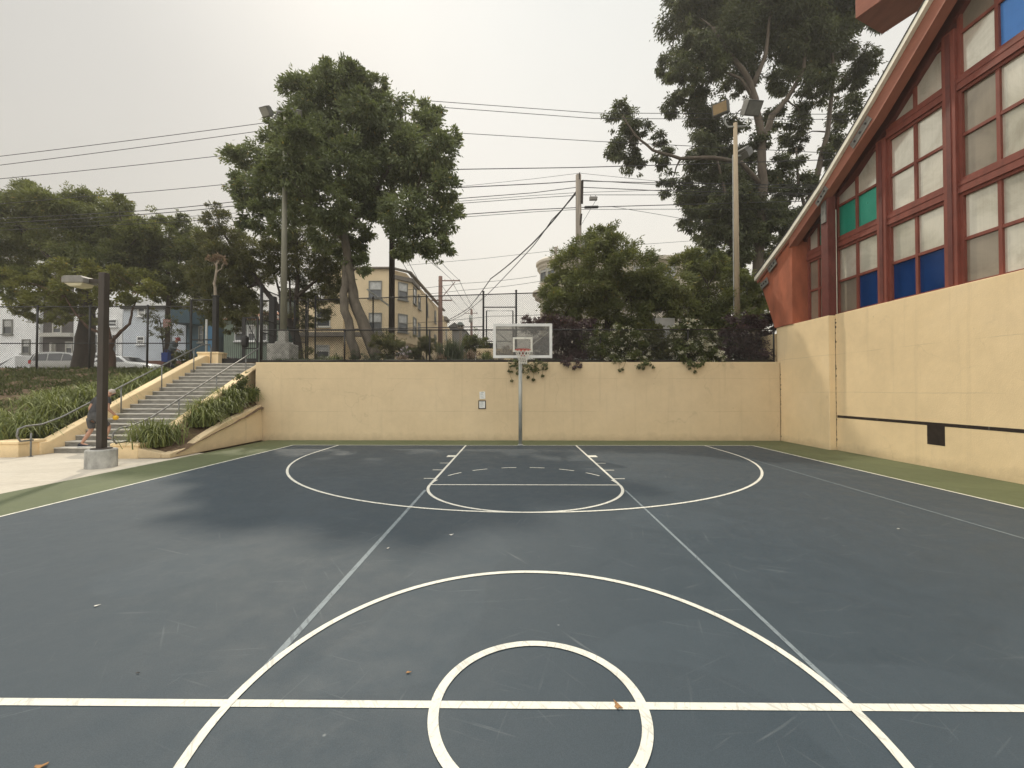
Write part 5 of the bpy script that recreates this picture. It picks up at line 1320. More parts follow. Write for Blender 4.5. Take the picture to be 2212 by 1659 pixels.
tree('big_leafy_tree', 'big rounded evergreen tree with twin leaning grey trunks above the tan wall', (P(790, 770, YB1).x, YB1, ZG), big, YB1, 11, LF_BIG, M_BARK,
     [([(815, 775, YB1), (790, 712, YB1), (765, 650, YB1), (757, 590, YB1), (742, 500, YB1), (735, 420, YB1 + .2), (725, 300, YB1), (735, 180, YB1)], .30, .07),
      ([(770, 775, YB1 - .3), (757, 712, YB1 - .3), (742, 650, YB1 - .3), (748, 600, YB1 - .2), (750, 560, YB1)], .22, .14),
      ([(745, 520, YB1), (700, 465, YB1 - .3), (650, 425, YB1), (600, 395, YB1)], .14, .05), ([(742, 500, YB1), (800, 430, YB1 + .4), (850, 350, YB1 + .4), (868, 250, YB1 + .4), (845, 210, YB1)], .14, .05),
      ([(738, 450, YB1), (830, 430, YB1), (900, 410, YB1)], .10, .04)], per=300, Ln=.185, Wd=.075, droop=.35, spread=1.7, every=2, shell=.45, tuftr=.25, tufts=3.4, rk=.95)
YT_ = 24.0
tall = [(1480, 30, 52), (1540, 0, 72), (1620, -20, 82), (1700, 0, 72), (1780, 20, 62), (1850, 10, 46), (1895, 15, 36), (1500, 95, 42), (1570, 85, 56), (1660, 75, 60), (1740, 95, 60), (1810, 85, 44), (1475, 160, 36), (1535, 150, 34), (1443, 150, 26), (1462, 225, 28),
        (1500, 210, 26), (1600, 170, 34), (1690, 170, 34), (1765, 185, 36), (1840, 175, 30), (1868, 130, 30), (1825, 235, 30), (1520, 250, 40), (1560, 300, 42), (1510, 325, 36), (1340, 248, 28), (1372, 280, 32), (1345, 328, 32), (1368, 352, 24), (1432, 335, 24),
        (1440, 385, 17), (1436, 420, 10), (1500, 388, 36), (1560, 390, 46), (1612, 400, 38), (1530, 445, 42), (1600, 465, 46), (1655, 440, 34), (1690, 370, 36), (1718, 300, 28), (1498, 475, 30), (1560, 515, 40), (1620, 535, 36), (1690, 470, 36), (1740, 400, 26), (1800, 300, 24),
        (1700, 525, 28), (1732, 255, 28), (1672, 255, 24), (1790, 340, 20), (1545, 560, 30), (1425, 300, 16), (1900, 40, 26), (1930, 20, 18), (1640, 300, 22), (1760, 130, 44), (1590, 30, 60), (1660, -60, 90), (1780, -70, 90), (1540, -70, 80), (1680, 560, 26), (1930, 165, 16), (1905, 185, 12), (1730, 470, 26), (1600, 350, 34), (1580, 440, 42), (1690, 420, 30), (1650, 500, 34), (1540, 500, 38), (1500, 430, 34), (1560, 350, 34), (1610, 500, 36), (1590, 560, 30), (1640, 390, 26), (1520, 215, 24), (1620, -150, 80), (1710, -160, 85), (1660, -230, 70), (1780, -140, 60), (1560, -130, 60)]
tree('gum_tree', 'tall dark gum tree with hanging foliage and forked bare limbs beside the gym roof', (P(1640, 600, YT_).x, YT_, ZG), tall, YT_, 23, LF_TALL, M_BARKG,
     [([(1628, 760, YT_), (1636, 600, YT_), (1642, 495, YT_), (1647, 400, YT_), (1644, 300, YT_), (1632, 215, YT_), (1618, 170, YT_), (1580, 120, YT_), (1540, 60, YT_)], .34, .09),
      ([(1645, 315, YT_), (1668, 250, YT_), (1700, 215, YT_), (1735, 150, YT_), (1745, 60, YT_)], .20, .06), ([(1625, 190, YT_), (1655, 120, YT_), (1665, 20, YT_)], .16, .06),
      ([(1645, 400, YT_), (1600, 352, YT_ - .3), (1540, 340, YT_ - .5), (1470, 342, YT_ - .5), (1410, 325, YT_), (1370, 290, YT_), (1345, 250, YT_)], .14, .04), ([(1638, 230, YT_), (1600, 170, YT_), (1545, 145, YT_), (1490, 150, YT_)], .10, .03),
      ([(1735, 640, YT_ + .6), (1700, 545, YT_ + .6), (1735, 480, YT_ + .6), (1768, 370, YT_ + .6), (1788, 285, YT_ + .6), (1800, 170, YT_ + .6), (1795, 60, YT_ + .6)], .26, .06), ([(1590, 640, YT_ + .4), (1580, 520, YT_ + .4), (1568, 420, YT_ + .4), (1545, 330, YT_ + .4)], .15, .05),
      ([(1744, 470, YT_ + .6), (1725, 400, YT_ + .6), (1720, 320, YT_ + .6)], .10, .04), ([(1680, 700, YT_ + .2), (1665, 590, YT_ + .2), (1690, 500, YT_ + .4)], .2, .1)], per=290, Ln=.22, Wd=.075, droop=.8, spread=1.6, every=4, flat=1.0, outw=.35, tuftr=.28, shell=.35, rk=.97, back=1.3)
b1 = [(1300, 520, 34), (1335, 530, 36), (1265, 530, 28), (1240, 570, 42), (1300, 575, 48), (1360, 575, 46), (1400, 610, 42), (1215, 615, 38), (1270, 620, 46), (1330, 625, 50), (1390, 650, 46), (1200, 655, 34), (1250, 665, 42), (1310, 675, 46), (1370, 690, 44), (1425, 680, 36), (1215, 690, 28), (1430, 640, 30), (1420, 590, 22), (1290, 505, 18), (1185, 630, 18), (1320, 500, 16), (1440, 620, 20), (1345, 715, 30), (1400, 715, 28)]
tree('bushy_tree', 'round bushy tree with feathery layered foliage right of the backboard', (P(1310, 770, 18.4).x, 18.4, ZG), b1, 18.4, 31, LF_BUSH, M_BARKD,
     [([(1312, 775, 18.4), (1312, 700, 18.4), (1305, 620, 18.4), (1310, 540, 18.4)], .14, .04), ([(1312, 700, 18.4), (1360, 640, 18.4), (1390, 600, 18.4)], .08, .03), ([(1310, 690, 18.4), (1260, 640, 18.4), (1235, 590, 18.4)], .08, .03)], per=430, Ln=.16, Wd=.045, droop=.15, flat=.62, spread=.9, tw=.03, outw=.8, shell=.45, tuftr=.30)
b2 = [(1480, 570, 32), (1460, 610, 34), (1520, 590, 36), (1560, 600, 36), (1500, 640, 42), (1560, 650, 44), (1610, 640, 36), (1475, 665, 34), (1530, 690, 42), (1590, 690, 38), (1630, 660, 24), (1500, 550, 18), (1545, 560, 22), (1450, 640, 22), (1600, 600, 22), (1555, 715, 26), (1490, 705, 26), (1632, 620, 20), (1648, 655, 20), (1630, 690, 26), (1610, 610, 22), (1660, 690, 18)]
tree('bushy_tree', 'lower spreading bushy tree at the foot of the tan timber floodlight pole', (P(1545, 770, 17.9).x, 17.9, ZG), b2, 17.9, 37, LF_BUSH, M_BARKD,
     [([(1545, 775, 17.9), (1540, 700, 17.9), (1530, 620, 17.9)], .12, .04), ([(1542, 710, 17.9), (1590, 650, 17.9)], .06, .03), ([(1542, 720, 17.9), (1490, 640, 17.9)], .06, .03)], per=430, Ln=.16, Wd=.045, droop=.15, flat=.62, spread=.9, tw=.03, outw=.8, shell=.45, tuftr=.30)
# trees on the left street
LT = 'trees along the street on the left'
l1 = [(20, 445, 42), (65, 430, 38), (125, 450, 42), (185, 452, 44), (240, 462, 38), (285, 492, 36), (60, 500, 44), (130, 515, 44), (200, 515, 46), (262, 548, 38), (20, 560, 44), (160, 582, 36), (235, 600, 34), (-30, 520, 46), (20, 635, 28), (-40, 440, 40), (100, 470, 40), (215, 560, 40), (290, 530, 32), (70, 410, 22), (40, 425, 24), (180, 425, 22), (255, 435, 22), (30, 500, 40), (95, 540, 38), (165, 550, 40), (230, 520, 42), (300, 570, 34), (60, 600, 32), (120, 620, 26), (300, 500, 30), (10, 600, 34), (310, 540, 34), (200, 480, 40), (90, 440, 36)]
tree('spreading_tree', 'wide dark spreading street tree with a thick black trunk on the left', (P(178, 800, 24.2).x, 24.2, ZG), l1, 24.2, 41, LF_LEFT, M_BARKD,
     [([(178, 815, 24.2), (184, 730, 24.2), (190, 680, 24.2), (178, 600, 24.2), (165, 540, 24.2), (150, 470, 24.2)], .52, .10), ([(188, 680, 24.2), (245, 620, 24.2), (275, 540, 24.2)], .17, .05), ([(180, 610, 24.2), (110, 560, 24.2), (50, 500, 24.2)], .16, .05), ([(165, 540, 24.2), (210, 490, 24.2)], .1, .04)], per=290, Ln=.18, Wd=.06, droop=.1, flat=.55, spread=1.5, every=2, grp=LT, shell=.5, tuftr=.30)
l2 = [(330, 500, 36), (382, 492, 26), (418, 522, 28), (312, 552, 36), (368, 552, 38), (428, 570, 34), (330, 600, 28), (392, 612, 32), (300, 615, 24), (355, 478, 18), (395, 475, 16), (345, 640, 20), (420, 625, 24), (385, 655, 16), (350, 525, 36), (400, 545, 36), (345, 580, 32), (440, 520, 28), (440, 610, 30), (405, 590, 32), (330, 625, 22), (365, 625, 24)]
tree('spreading_tree', 'mid height dark street tree with a notched top left of the big leafy tree', (P(350, 800, 25.4).x, 25.4, ZG), l2, 25.4, 43, LF_LEFT, M_BARKD,
     [([(362, 800, 25.4), (362, 690, 25.4), (366, 620, 25.4), (360, 540, 25.4), (372, 490, 25.4)], .17, .05), ([(366, 620, 25.4), (410, 560, 25.4)], .08, .03), ([(364, 630, 25.4), (320, 570, 25.4)], .08, .03)], per=290, Ln=.18, Wd=.06, droop=.1, flat=.6, spread=1.4, every=2, grp=LT, tuftr=.30)
l3 = [(470, 475, 26), (482, 520, 34), (530, 530, 34), (585, 550, 32), (462, 560, 34), (520, 570, 34), (455, 610, 36), (505, 620, 36), (445, 655, 30), (495, 665, 32), (545, 650, 26), (640, 545, 32), (690, 580, 32), (560, 600, 22), (640, 640, 26), (690, 640, 28), (715, 610, 26), (740, 560, 22), (465, 450, 16), (500, 700, 22), (455, 690, 22), (560, 680, 20), (655, 690, 24), (700, 680, 18), (610, 520, 30), (720, 520, 30), (660, 500, 30), (475, 545, 34), (500, 590, 34), (540, 600, 30), (470, 630, 32), (520, 640, 30), (560, 560, 34), (610, 580, 30), (665, 560, 32), (700, 545, 30), (735, 595, 24), (725, 640, 22), (670, 610, 28), (480, 670, 28), (440, 630, 26), (525, 670, 24), (430, 590, 26), (500, 500, 24), (455, 520, 26)]
tree('olive_tree', 'dense dark olive coloured tree behind the floodlight pole and the iron gate', (P(600, 790, 22.8).x, 22.8, ZG), l3, 22.8, 47, LF_MID, M_BARKD,
     [([(648, 790, 22.8), (642, 730, 22.8), (622, 690, 22.8), (590, 650, 22.8), (560, 610, 22.8), (520, 560, 22.8), (480, 500, 22.8)], .24, .05), ([(640, 720, 22.8), (640, 640, 22.8), (645, 570, 22.8), (640, 530, 22.8)], .15, .05), ([(560, 610, 22.8), (500, 640, 22.8)], .1, .04), ([(643, 640, 22.8), (690, 600, 22.8), (735, 560, 22.8)], .1, .04),
      ([(622, 690, 22.8), (600, 620, 22.8), (585, 560, 22.8)], .08, .03), ([(628, 690, 22.8), (625, 600, 22.8), (610, 530, 22.8)], .06, .03)], per=250, Ln=.18, Wd=.055, droop=.25, flat=.8, spread=1.2, every=1, grp=LT, tuftr=.28)
l4 = [(60, 622, 26), (110, 592, 28), (150, 612, 32), (100, 650, 28), (160, 655, 28), (192, 580, 20), (220, 640, 22), (262, 612, 24), (300, 602, 26), (328, 622, 22), (282, 648, 18), (40, 668, 20), (200, 690, 14), (130, 685, 18), (70, 690, 14), (245, 585, 16), (130, 570, 16), (20, 600, 20)]
tree('young_street_tree', 'small yellow green tree with forked reddish limbs behind the lamp post', (P(240, 800, 21.3).x, 21.3, ZG), l4, 21.3, 53, LF_LIGHT, M_BARKR,
     [([(240, 806, 21.3), (239, 765, 21.3), (241, 735, 21.3)], .16, .13), ([(241, 737, 21.3), (222, 722, 21.3), (190, 708, 21.3), (165, 680, 21.3), (140, 640, 21.3)], .09, .03), ([(241, 737, 21.3), (262, 715, 21.3), (280, 700, 21.3), (286, 672, 21.3), (300, 630, 21.3)], .09, .03), ([(240, 740, 21.3), (230, 690, 21.3), (225, 640, 21.3)], .07, .03)], per=330, Ln=.14, Wd=.08, droop=.15, flat=.75, spread=.8, tw=.025, every=1, grp=LT, tuftr=.36)
# thin drooping spray to the right of the small tree
c_ = [(330, 690, 12), (350, 705, 12), (372, 690, 10), (340, 720, 10), (385, 722, 10), (320, 675, 12)]
tree('slender_sapling', 'thin twiggy sapling before the pale blue house', (P(352, 800, 21.8).x, 21.8, ZG), c_, 21.8, 59, LF_MID, M_BARKD, [([(356, 800, 21.8), (352, 740, 21.8), (345, 690, 21.8)], .04, .02), ([(352, 740, 21.8), (375, 700, 21.8)], .02, .012)], per=130, Ln=.16, Wd=.05, spread=.3, tw=.012, every=1)
# bare dead tree with a flat tuft above the gate
dt = thing('dead_tree', (P(466, 780, 19.4).x, 19.4, ZG), 'bare pale dead tree with a flat dry tuft on top behind the iron gate post', 'tree')
b = MB(); limb(b, [P(466, 790, 19.4), P(466, 640, 19.4), P(463, 612, 19.4), P(468, 590, 19.4), P(467, 572, 19.4), P(472, 562, 19.4)], .075, .035, 3, .02); limb(b, [P(466, 592, 19.4), P(478, 580, 19.4), P(484, 568, 19.4)], .03, .015, 4, .02); limb(b, [P(468, 575, 19.4), P(457, 562, 19.4)], .025, .012, 5, .02)
b.build('trunk', mat('bleached_dead_wood', (.27, .225, .175), .9, .25, 8), dt, smooth=True)
cs, rs = px_clumps([(457, 561, 7), (466, 557, 8), (475, 558, 7), (482, 566, 5)], 19.4, 5, .1)
crown_mesh('dry_tuft', LF_DRY, cs, rs, 600, .10, .05, dt, 61, .1, .6)

# ------------------------------------------------------------------ shrubs, vines and garden plants
def shrub(name, label, cl, Y, seed, lm, per=420, Ln=.10, Wd=.045, droop=.2, flat=.8, spread=.3, cat='shrub', grp=None, stems=True, flowers=None, **k):
    cs, rs = px_clumps(cl, Y, seed, spread)
    bz = min(c.z for c in cs); bx = sum(c.x for c in cs) / len(cs)
    t = thing(name, (bx, Y, ZG), label, cat, grp)
    crown_mesh('foliage', lm, cs, rs, per, Ln, Wd, t, seed, droop, flat, **k)
    if stems:
        b = MB(); rr = random.Random(seed)
        for i, c in enumerate(cs):
            if i % 2 == 0: limb(b, [(bx + rr.uniform(-.15, .15), Y, ZG - .02), ((bx + c.x) / 2, Y, (ZG + c.z) / 2), c], .025, .008, seed + i, .01, 2, 5)
        b.build('stems', M_BARKD, t)
    if flowers:
        fm, pf, ls, wsz = flowers
        crown_mesh('flowers', fm, cs, [r_ * 1.08 for r_ in rs], pf, ls, wsz, t, seed + 5, -.1, flat, shell=.85, outw=1.0, tuftr=.22)
    return t
shrub('purple_maple', 'dark purple maple spreading behind the right edge of the backboard', [(1150, 705, 22), (1190, 700, 26), (1225, 710, 28), (1255, 720, 24), (1200, 740, 32), (1240, 750, 28), (1170, 745, 26), (1215, 775, 22), (1250, 775, 18), (1140, 690, 10), (1180, 770, 20), (1270, 700, 16)], 16.5, 71, LF_MAPLE, 520, .12, .045, .35, .55, .4, 'tree')
shrub('purple_maple', 'dark purple maple against the gym corner above the right end of the wall', [(1585, 715, 22), (1620, 700, 24), (1650, 690, 20), (1600, 745, 28), (1640, 735, 28), (1665, 745, 20), (1610, 770, 22), (1655, 772, 20), (1570, 760, 18), (1680, 702, 12), (1690, 690, 8), (1630, 760, 24), (1575, 690, 12)], 16.2, 73, LF_MAPLE, 520, .12, .045, .35, .55, .35, 'tree')
jas = 'white flowering vines on the fence'
shrub('flowering_vine', 'white flowering vine on the fence in front of the parked pale car', [(1300, 730, 18), (1330, 745, 22), (1365, 735, 22), (1310, 765, 20), (1350, 770, 24), (1385, 755, 18), (1340, 715, 16), (1375, 775, 16), (1395, 775, 14), (1290, 755, 14), (1325, 785, 10), (1385, 785, 10)], 15.55, 79, LF_JAS, 560, .085, .045, .3, .9, .15, 'vine', jas, flowers=(LF_FLOW, 110, .05, .04))
shrub('flowering_vine', 'white flowering vine on the fence right of the grey utility cabinet', [(1470, 715, 18), (1500, 725, 20), (1480, 745, 22), (1520, 750, 22), (1465, 765, 18), (1505, 775, 22), (1540, 768, 18), (1490, 700, 12), (1530, 725, 14), (1550, 780, 12), (1500, 790, 10), (1460, 735, 12)], 15.55, 83, LF_JAS, 560, .085, .045, .3, .9, .15, 'vine', jas, flowers=(LF_FLOW, 190, .05, .04))
# dark hedge mass under the two bushy trees
shrub('hedge', 'dark shady hedge under the bushy trees behind the fence', [(1270 + i * 31, 742 + (i % 3) * 8, 30) for i in range(12)] + [(1290 + i * 45, 720, 18) for i in range(7)], 17.0, 89, LF_MID, 330, .12, .05, .2, .9, .3, 'hedge')
# trailing vines over the wall top
def trail(label, cl, drops, seed, lm=LF_JAS):
    cs, rs = px_clumps(cl, 15.12, seed, .06)
    t = thing('trailing_vine', (cs[0].x, 15.15, ZT), label, 'vine', 'trailing vines over the wall top')
    crown_mesh('foliage', lm, cs, rs, 560, .065, .036, t, seed, .8, .9)
    b = MB(); cc, rr = [], []; rn = random.Random(seed)
    for u, v in drops:
        a = P(u + rn.uniform(-10, 10), 779, 15.16); c = P(u, v, 15.13); mid = a.lerp(c, .5) + V(rn.uniform(-.08, .08), 0, 0)
        b.tube([a, mid, c], .005, 4); cc.append(c); rr.append(.032)
        if v > 800: cc.append(mid); rr.append(.02)
    b.build('runners', M_BARKR, t)
    crown_mesh('leaf_tips', lm, cc, rr, 500, .05, .032, t, seed + 1, .6, .8)
trail('trailing green vine spilling over the wall behind the hoop net', [(1125, 786, 14), (1145, 790, 16), (1165, 788, 13), (1110, 784, 8), (1155, 800, 8), (1135, 800, 8)], [(1106, 822), (1104, 802), (1140, 815), (1152, 820), (1172, 812), (1180, 795), (1118, 806)], 91)
trail('dark trailing sprigs over the wall just right of the backboard', [(1235, 783, 12), (1250, 786, 9), (1222, 780, 9)], [(1240, 795), (1252, 792)], 92, LF_MAPLE)
trail('short trailing vine over the wall below the first flowering vine', [(1335, 783, 9), (1385, 784, 12), (1400, 782, 7)], [(1345, 797), (1338, 800), (1412, 793), (1390, 795)], 93)
trail('trailing vine over the wall below the second flowering vine', [(1500, 784, 11), (1485, 781, 9), (1515, 781, 9)], [(1502, 803), (1490, 795), (1512, 790)], 94)
# garden bed plants behind the low fence
shrub('round_shrub', 'brown green shrub at the foot of the big leafy tree trunks', [(825, 740, 20), (845, 735, 22), (855, 755, 20), (830, 760, 18), (870, 745, 12)], 17.0, 101, LF_MID, 560, .10, .04)
shrub('round_shrub', 'dull green shrub left of the spiky dark grass clump in the garden bed', [(905, 745, 18), (925, 740, 18), (915, 762, 20), (940, 755, 16), (895, 765, 14)], 16.6, 103, LF_MID, 560, .09, .035)
shrub('round_shrub', 'light green shrub behind the birdhouse post', [(1010, 735, 20), (1030, 730, 20), (1025, 750, 20), (1045, 745, 14), (1005, 755, 16), (1040, 760, 14)], 18.6, 107, LF_BUSH, 520, .11, .05)
shrub('low_shrub', 'low dusty shrub in front of the short block wall', [(1080, 765, 12), (1095, 760, 12), (1060, 770, 12), (1100, 770, 10), (1040, 772, 12)], 16.2, 109, LF_DRY, 420, .09, .03)
shrub('flower_patch', 'patch of pale lilac flowers between the two round shrubs', [(875, 762, 9), (888, 766, 9), (866, 768, 8), (880, 755, 7)], 16.3, 113, LF_GRAYG, 500, .07, .03, cat='flowers', flowers=(LF_PINK, 420, .05, .045))
shrub('low_shrub', 'trailing grey green shrub beneath the twin tree trunks', [(730, 772, 9), (760, 768, 11), (790, 772, 10), (815, 773, 9), (700, 774, 7), (840, 775, 8)], 16.2, 117, LF_GRAYG, 560, .08, .025)
shrub('low_shrub', 'dark shrub at the foot of the concrete plinth of the floodlight pole', [(650, 765, 9), (668, 760, 10), (690, 770, 8)], 17.4, 119, LF_MID, 500, .09, .03)
shrub('low_shrub', 'dim shrub beside the stair head left of the iron gate', [(400, 770, 14), (420, 776, 12), (385, 778, 12), (440, 780, 8)], 18.9, 121, LF_MID, 420, .10, .04)
p_ = P(975, 776, 16.3); t = grass_clump('dark_strap_plant', (p_.x, 16.3, ZG), .75, 1.05, 520, LF_GRAYG, None, 131, .75, .016, False)
tag(t, 'tall clump of dark strap leaves below the birdhouse', 'plant')
for i, (u, hh, rr, mt_, lb) in enumerate(((1050, .45, .35, LF_GRASS, 'small pale strap leaved plant left of the backboard'), (1018, .5, .3, LF_DRY, 'dry tan grass tuft below the light green shrub'), (955, .35, .35, LF_DRY, 'dry tan tuft at the left foot of the dark strap plant'), (870, .3, .3, LF_DRY, 'low dry tuft between the lilac flowers and the fence'), (720, .3, .4, LF_GRASS, 'thin green grass tuft left of the twin trunks'))):
    p_ = P(u, 776, 15.9); tag(grass_clump('grass_tuft', (p_.x, 15.9, ZG), rr, hh, 160, mt_, None, 140 + i, .8, .014), lb, 'plant', 'tufts in the garden bed')
# low ground cover of the garden bed: nobody could count it
rng = np.random.default_rng(7)
n = 9000
pts = np.c_[rng.uniform(-9.3, 9.3, n), 15.6 + 2.6 * rng.random(n) ** 1.5, np.full(n, ZG)]
pts[:, 2] += .10 * rng.random(n) ** 2
keep = np.sin(pts[:, 0] * 2.1) + np.sin(pts[:, 1] * 3 + pts[:, 0]) + rng.normal(size=n) * .7 > -.3
pts = pts[keep]; n = len(pts)
v, f = leaf_cards(pts, np.c_[rng.normal(size=(n, 2)) * .6, np.ones(n)], .13, .035, rng)
tag(np_mesh('ground_cover', v, f, LF_GRAYG, None, rng.random(n)), 'low mixed ground cover in the garden bed above the wall', 'ground cover', kind='stuff')

# ------------------------------------------------------------------ grass on the slope and in the planter
rng = np.random.default_rng(17)
n = 42000
x = -13.75 - 24 * rng.random(n) ** 1.25; y = 12.0 + 8.6 * rng.random(n)
dens = np.sin(x * .55 + 1.3) + np.sin(y * 1.1 + x * .35) + .8 * np.sin(x * 1.7 - y * .8) + 1.2 * (y > 15.8) + rng.normal(size=n) * .35
k = dens > -.75; x, y = x[k], y[k]; n = len(x)
z = np.array([hill_z(a, c) for a, c in zip(x, y)])
pts = np.c_[x, y, z - .02]
v, f = leaf_cards(pts, np.c_[rng.normal(size=(n, 2)) * .75, rng.uniform(.5, 1.3, n)] + np.array([0, -.25, 0]), .21, .04, rng)
tag(np_mesh('slope_ground_cover', v, f, LF_COVER, None, rng.random(n)), 'dark green ground cover over the upper slope left of the stairs', 'ground cover', kind='stuff')
GC = 'strap leaved grass clumps on the slope'
spots = [(-14.35, 12.35, .95, 'by the foot of the far handrail'), (-15.1, 12.6, 1.0, 'above the tan cap block'), (-14.5, 13.4, 1.15, 'second up beside the cheek wall, behind the man in shorts'), (-15.6, 13.9, 1.1, 'over the bare soil left of the handrail'), (-14.4, 14.6, 1.1, 'third up beside the cheek wall'), (-16.6, 12.7, 1.05, 'above the low kerb wall'),
         (-17.9, 12.9, 1.1, 'further left above the low kerb wall'), (-14.5, 15.8, 1.0, 'fourth up beside the cheek wall'), (-15.4, 15.2, 1.0, 'left of the fourth beside the cheek'), (-14.6, 17.0, 1.0, 'near the top of the cheek wall'), (-15.7, 16.6, .95, 'below the man in the red hat'), (-19.3, 13.1, 1.1, 'at the far left edge of the slope'), (-16.3, 14.7, .9, 'in the middle of the slope behind the lamp post'), (-15.3, 18.0, .9, 'just under the chain link fence by the gate'), (-20.8, 13.2, 1.1, 'cut off by the left picture edge')]
for i, (x, y, r_, wh) in enumerate(spots):
    z = hill_z(x, y)
    tag(grass_clump('grass_clump', (x, y, z - .03), r_ * 1.0, r_ * .78, 420, LF_GRASS, None, 200 + i, .95, .018), 'arching green grass clump ' + wh, 'grass clump', GC)
GB = 'strap leaved grass clumps in the planter'
for i, (x, y, r_, hh, nb, wh) in enumerate(((-10.05, 11.66, .82, .80, 520, 'at the low front of the planter by the tan pier'), (-9.75, 12.95, .74, .66, 380, 'second up the sloping planter'), (-10.0, 13.5, .72, .66, 380, 'third up the sloping planter'), (-9.72, 14.0, .70, .62, 360, 'fourth up the sloping planter'), (-9.95, 14.55, .72, .66, 360, 'fifth up the sloping planter'), (-9.75, 14.95, .6, .6, 320, 'against the end of the long wall'))):
    tag(grass_clump('grass_clump', (x, y, bed_z(x, y) - .02), r_, hh, nb, LF_GRASS, None, 230 + i, .95, .017), 'dense green grass clump ' + wh, 'grass clump', GB)
shrub('planter_shrub', 'dark leafy shrub in the top corner of the planter under the wall end', [(530, 835, 16), (515, 845, 14), (540, 850, 14), (525, 818, 12)], 14.9, 251, LF_JAS, 620, .09, .04, stems=False)

# ------------------------------------------------------------------ litter on the court
M_LEAFL = mat('brown_fallen_leaf', (.28, .15, .06), .8, .3, 20); M_CHIP = mat('white_paint_chip', (.62, .60, .54), .7, .2, 20)
def litter(u, v, sz, m, name, label, rot=.4):
    p_ = PZ(u, v, .012); b = MB(); c_, s_ = math.cos(rot), math.sin(rot)
    out_ = []
    for k in range(8):
        a = 2 * math.pi * k / 8; r_ = sz * (.5 + .25 * math.sin(3 * a + u)); x = r_ * math.cos(a); y = r_ * math.sin(a) * .55
        out_.append((p_.x + x * c_ - y * s_, p_.y + x * s_ + y * c_, .011 + .2 * abs(x) * .5))
    b.prism(out_, (0, 0, .0025)); o = b.build(name, m); tag(o, label, 'litter', 'scraps lying on the court')
litter(88, 1655, .05, M_LEAFL, 'fallen_leaf', 'curled brown leaf at the bottom left corner of the court')
litter(1334, 1524, .06, M_LEAFL, 'fallen_leaf', 'thin red brown leaf lying on the half court line', 1.9)
litter(882, 1452, .03, M_LEAFL, 'fallen_leaf', 'small brown leaf outside the inner circle', .2)
litter(975, 1155, .05, M_CHIP, 'paint_chip', 'small white chip on the court below the three point line', .6)
litter(838, 1184, .035, M_CHIP, 'paint_chip', 'tiny white chip left of the faded lane line', 1.2)
litter(298, 1453, .02, M_BOLT, 'pebble', 'tiny dark pebble left of the large circle', .1)
litter(209, 1308, .035, M_CHIP, 'paint_chip', 'pale chip far left on the blue court', .8)
litter(1940, 1142, .035, M_CHIP, 'paint_chip', 'pale chip on the court near the right sideline', .3)

# ------------------------------------------------------------------ people
def skin_body(name, verts, edges, radii, m, parent, sub=2, root=0):
    off = wloc(parent)
    me = bpy.data.meshes.new(name); me.from_pydata([(Vector(v_) - off)[:] for v_ in verts], edges, [])
    o = bpy.data.objects.new(name, me); COL.objects.link(o)
    md = o.modifiers.new('skin', 'SKIN')
    for i, sv in enumerate(me.skin_vertices[0].data):
        r_ = radii[i]; sv.radius = r_ if isinstance(r_, tuple) else (r_, r_); sv.use_root = (i == root)
    md.use_smooth_shade = True
    ss = o.modifiers.new('sub', 'SUBSURF'); ss.levels = sub; ss.render_levels = sub
    bpy.context.view_layer.update()
    dg = bpy.context.evaluated_depsgraph_get()
    m2 = bpy.data.meshes.new_from_object(o.evaluated_get(dg)); m2.materials.clear(); m2.materials.append(m)
    m2.polygons.foreach_set('use_smooth', [True] * len(m2.polygons))
    bm = bmesh.new(); bm.from_mesh(m2); bmesh.ops.holes_fill(bm, edges=[e for e in bm.edges if e.is_boundary], sides=0); bmesh.ops.recalc_face_normals(bm, faces=bm.faces); bm.to_mesh(m2); bm.free()
    m2.polygons.foreach_set('use_smooth', [True] * len(m2.polygons))
    bpy.data.objects.remove(o); bpy.data.meshes.remove(me)
    r_ = bpy.data.objects.new(name, m2); COL.objects.link(r_)
    r_.parent = parent; return r_
def seg_shirt(arm): return {('pelvis', 'waist'): (.0, 1), ('waist', 'chest'): (0, 1), ('chest', 'upper'): (0, 1), ('upper', 'neck'): (0, .45), **{('upper', q + 'sh'): (0, 1) for q in 'lr'}, **{(q + 'sh', q + 'el'): (0, arm) for q in 'lr'}}
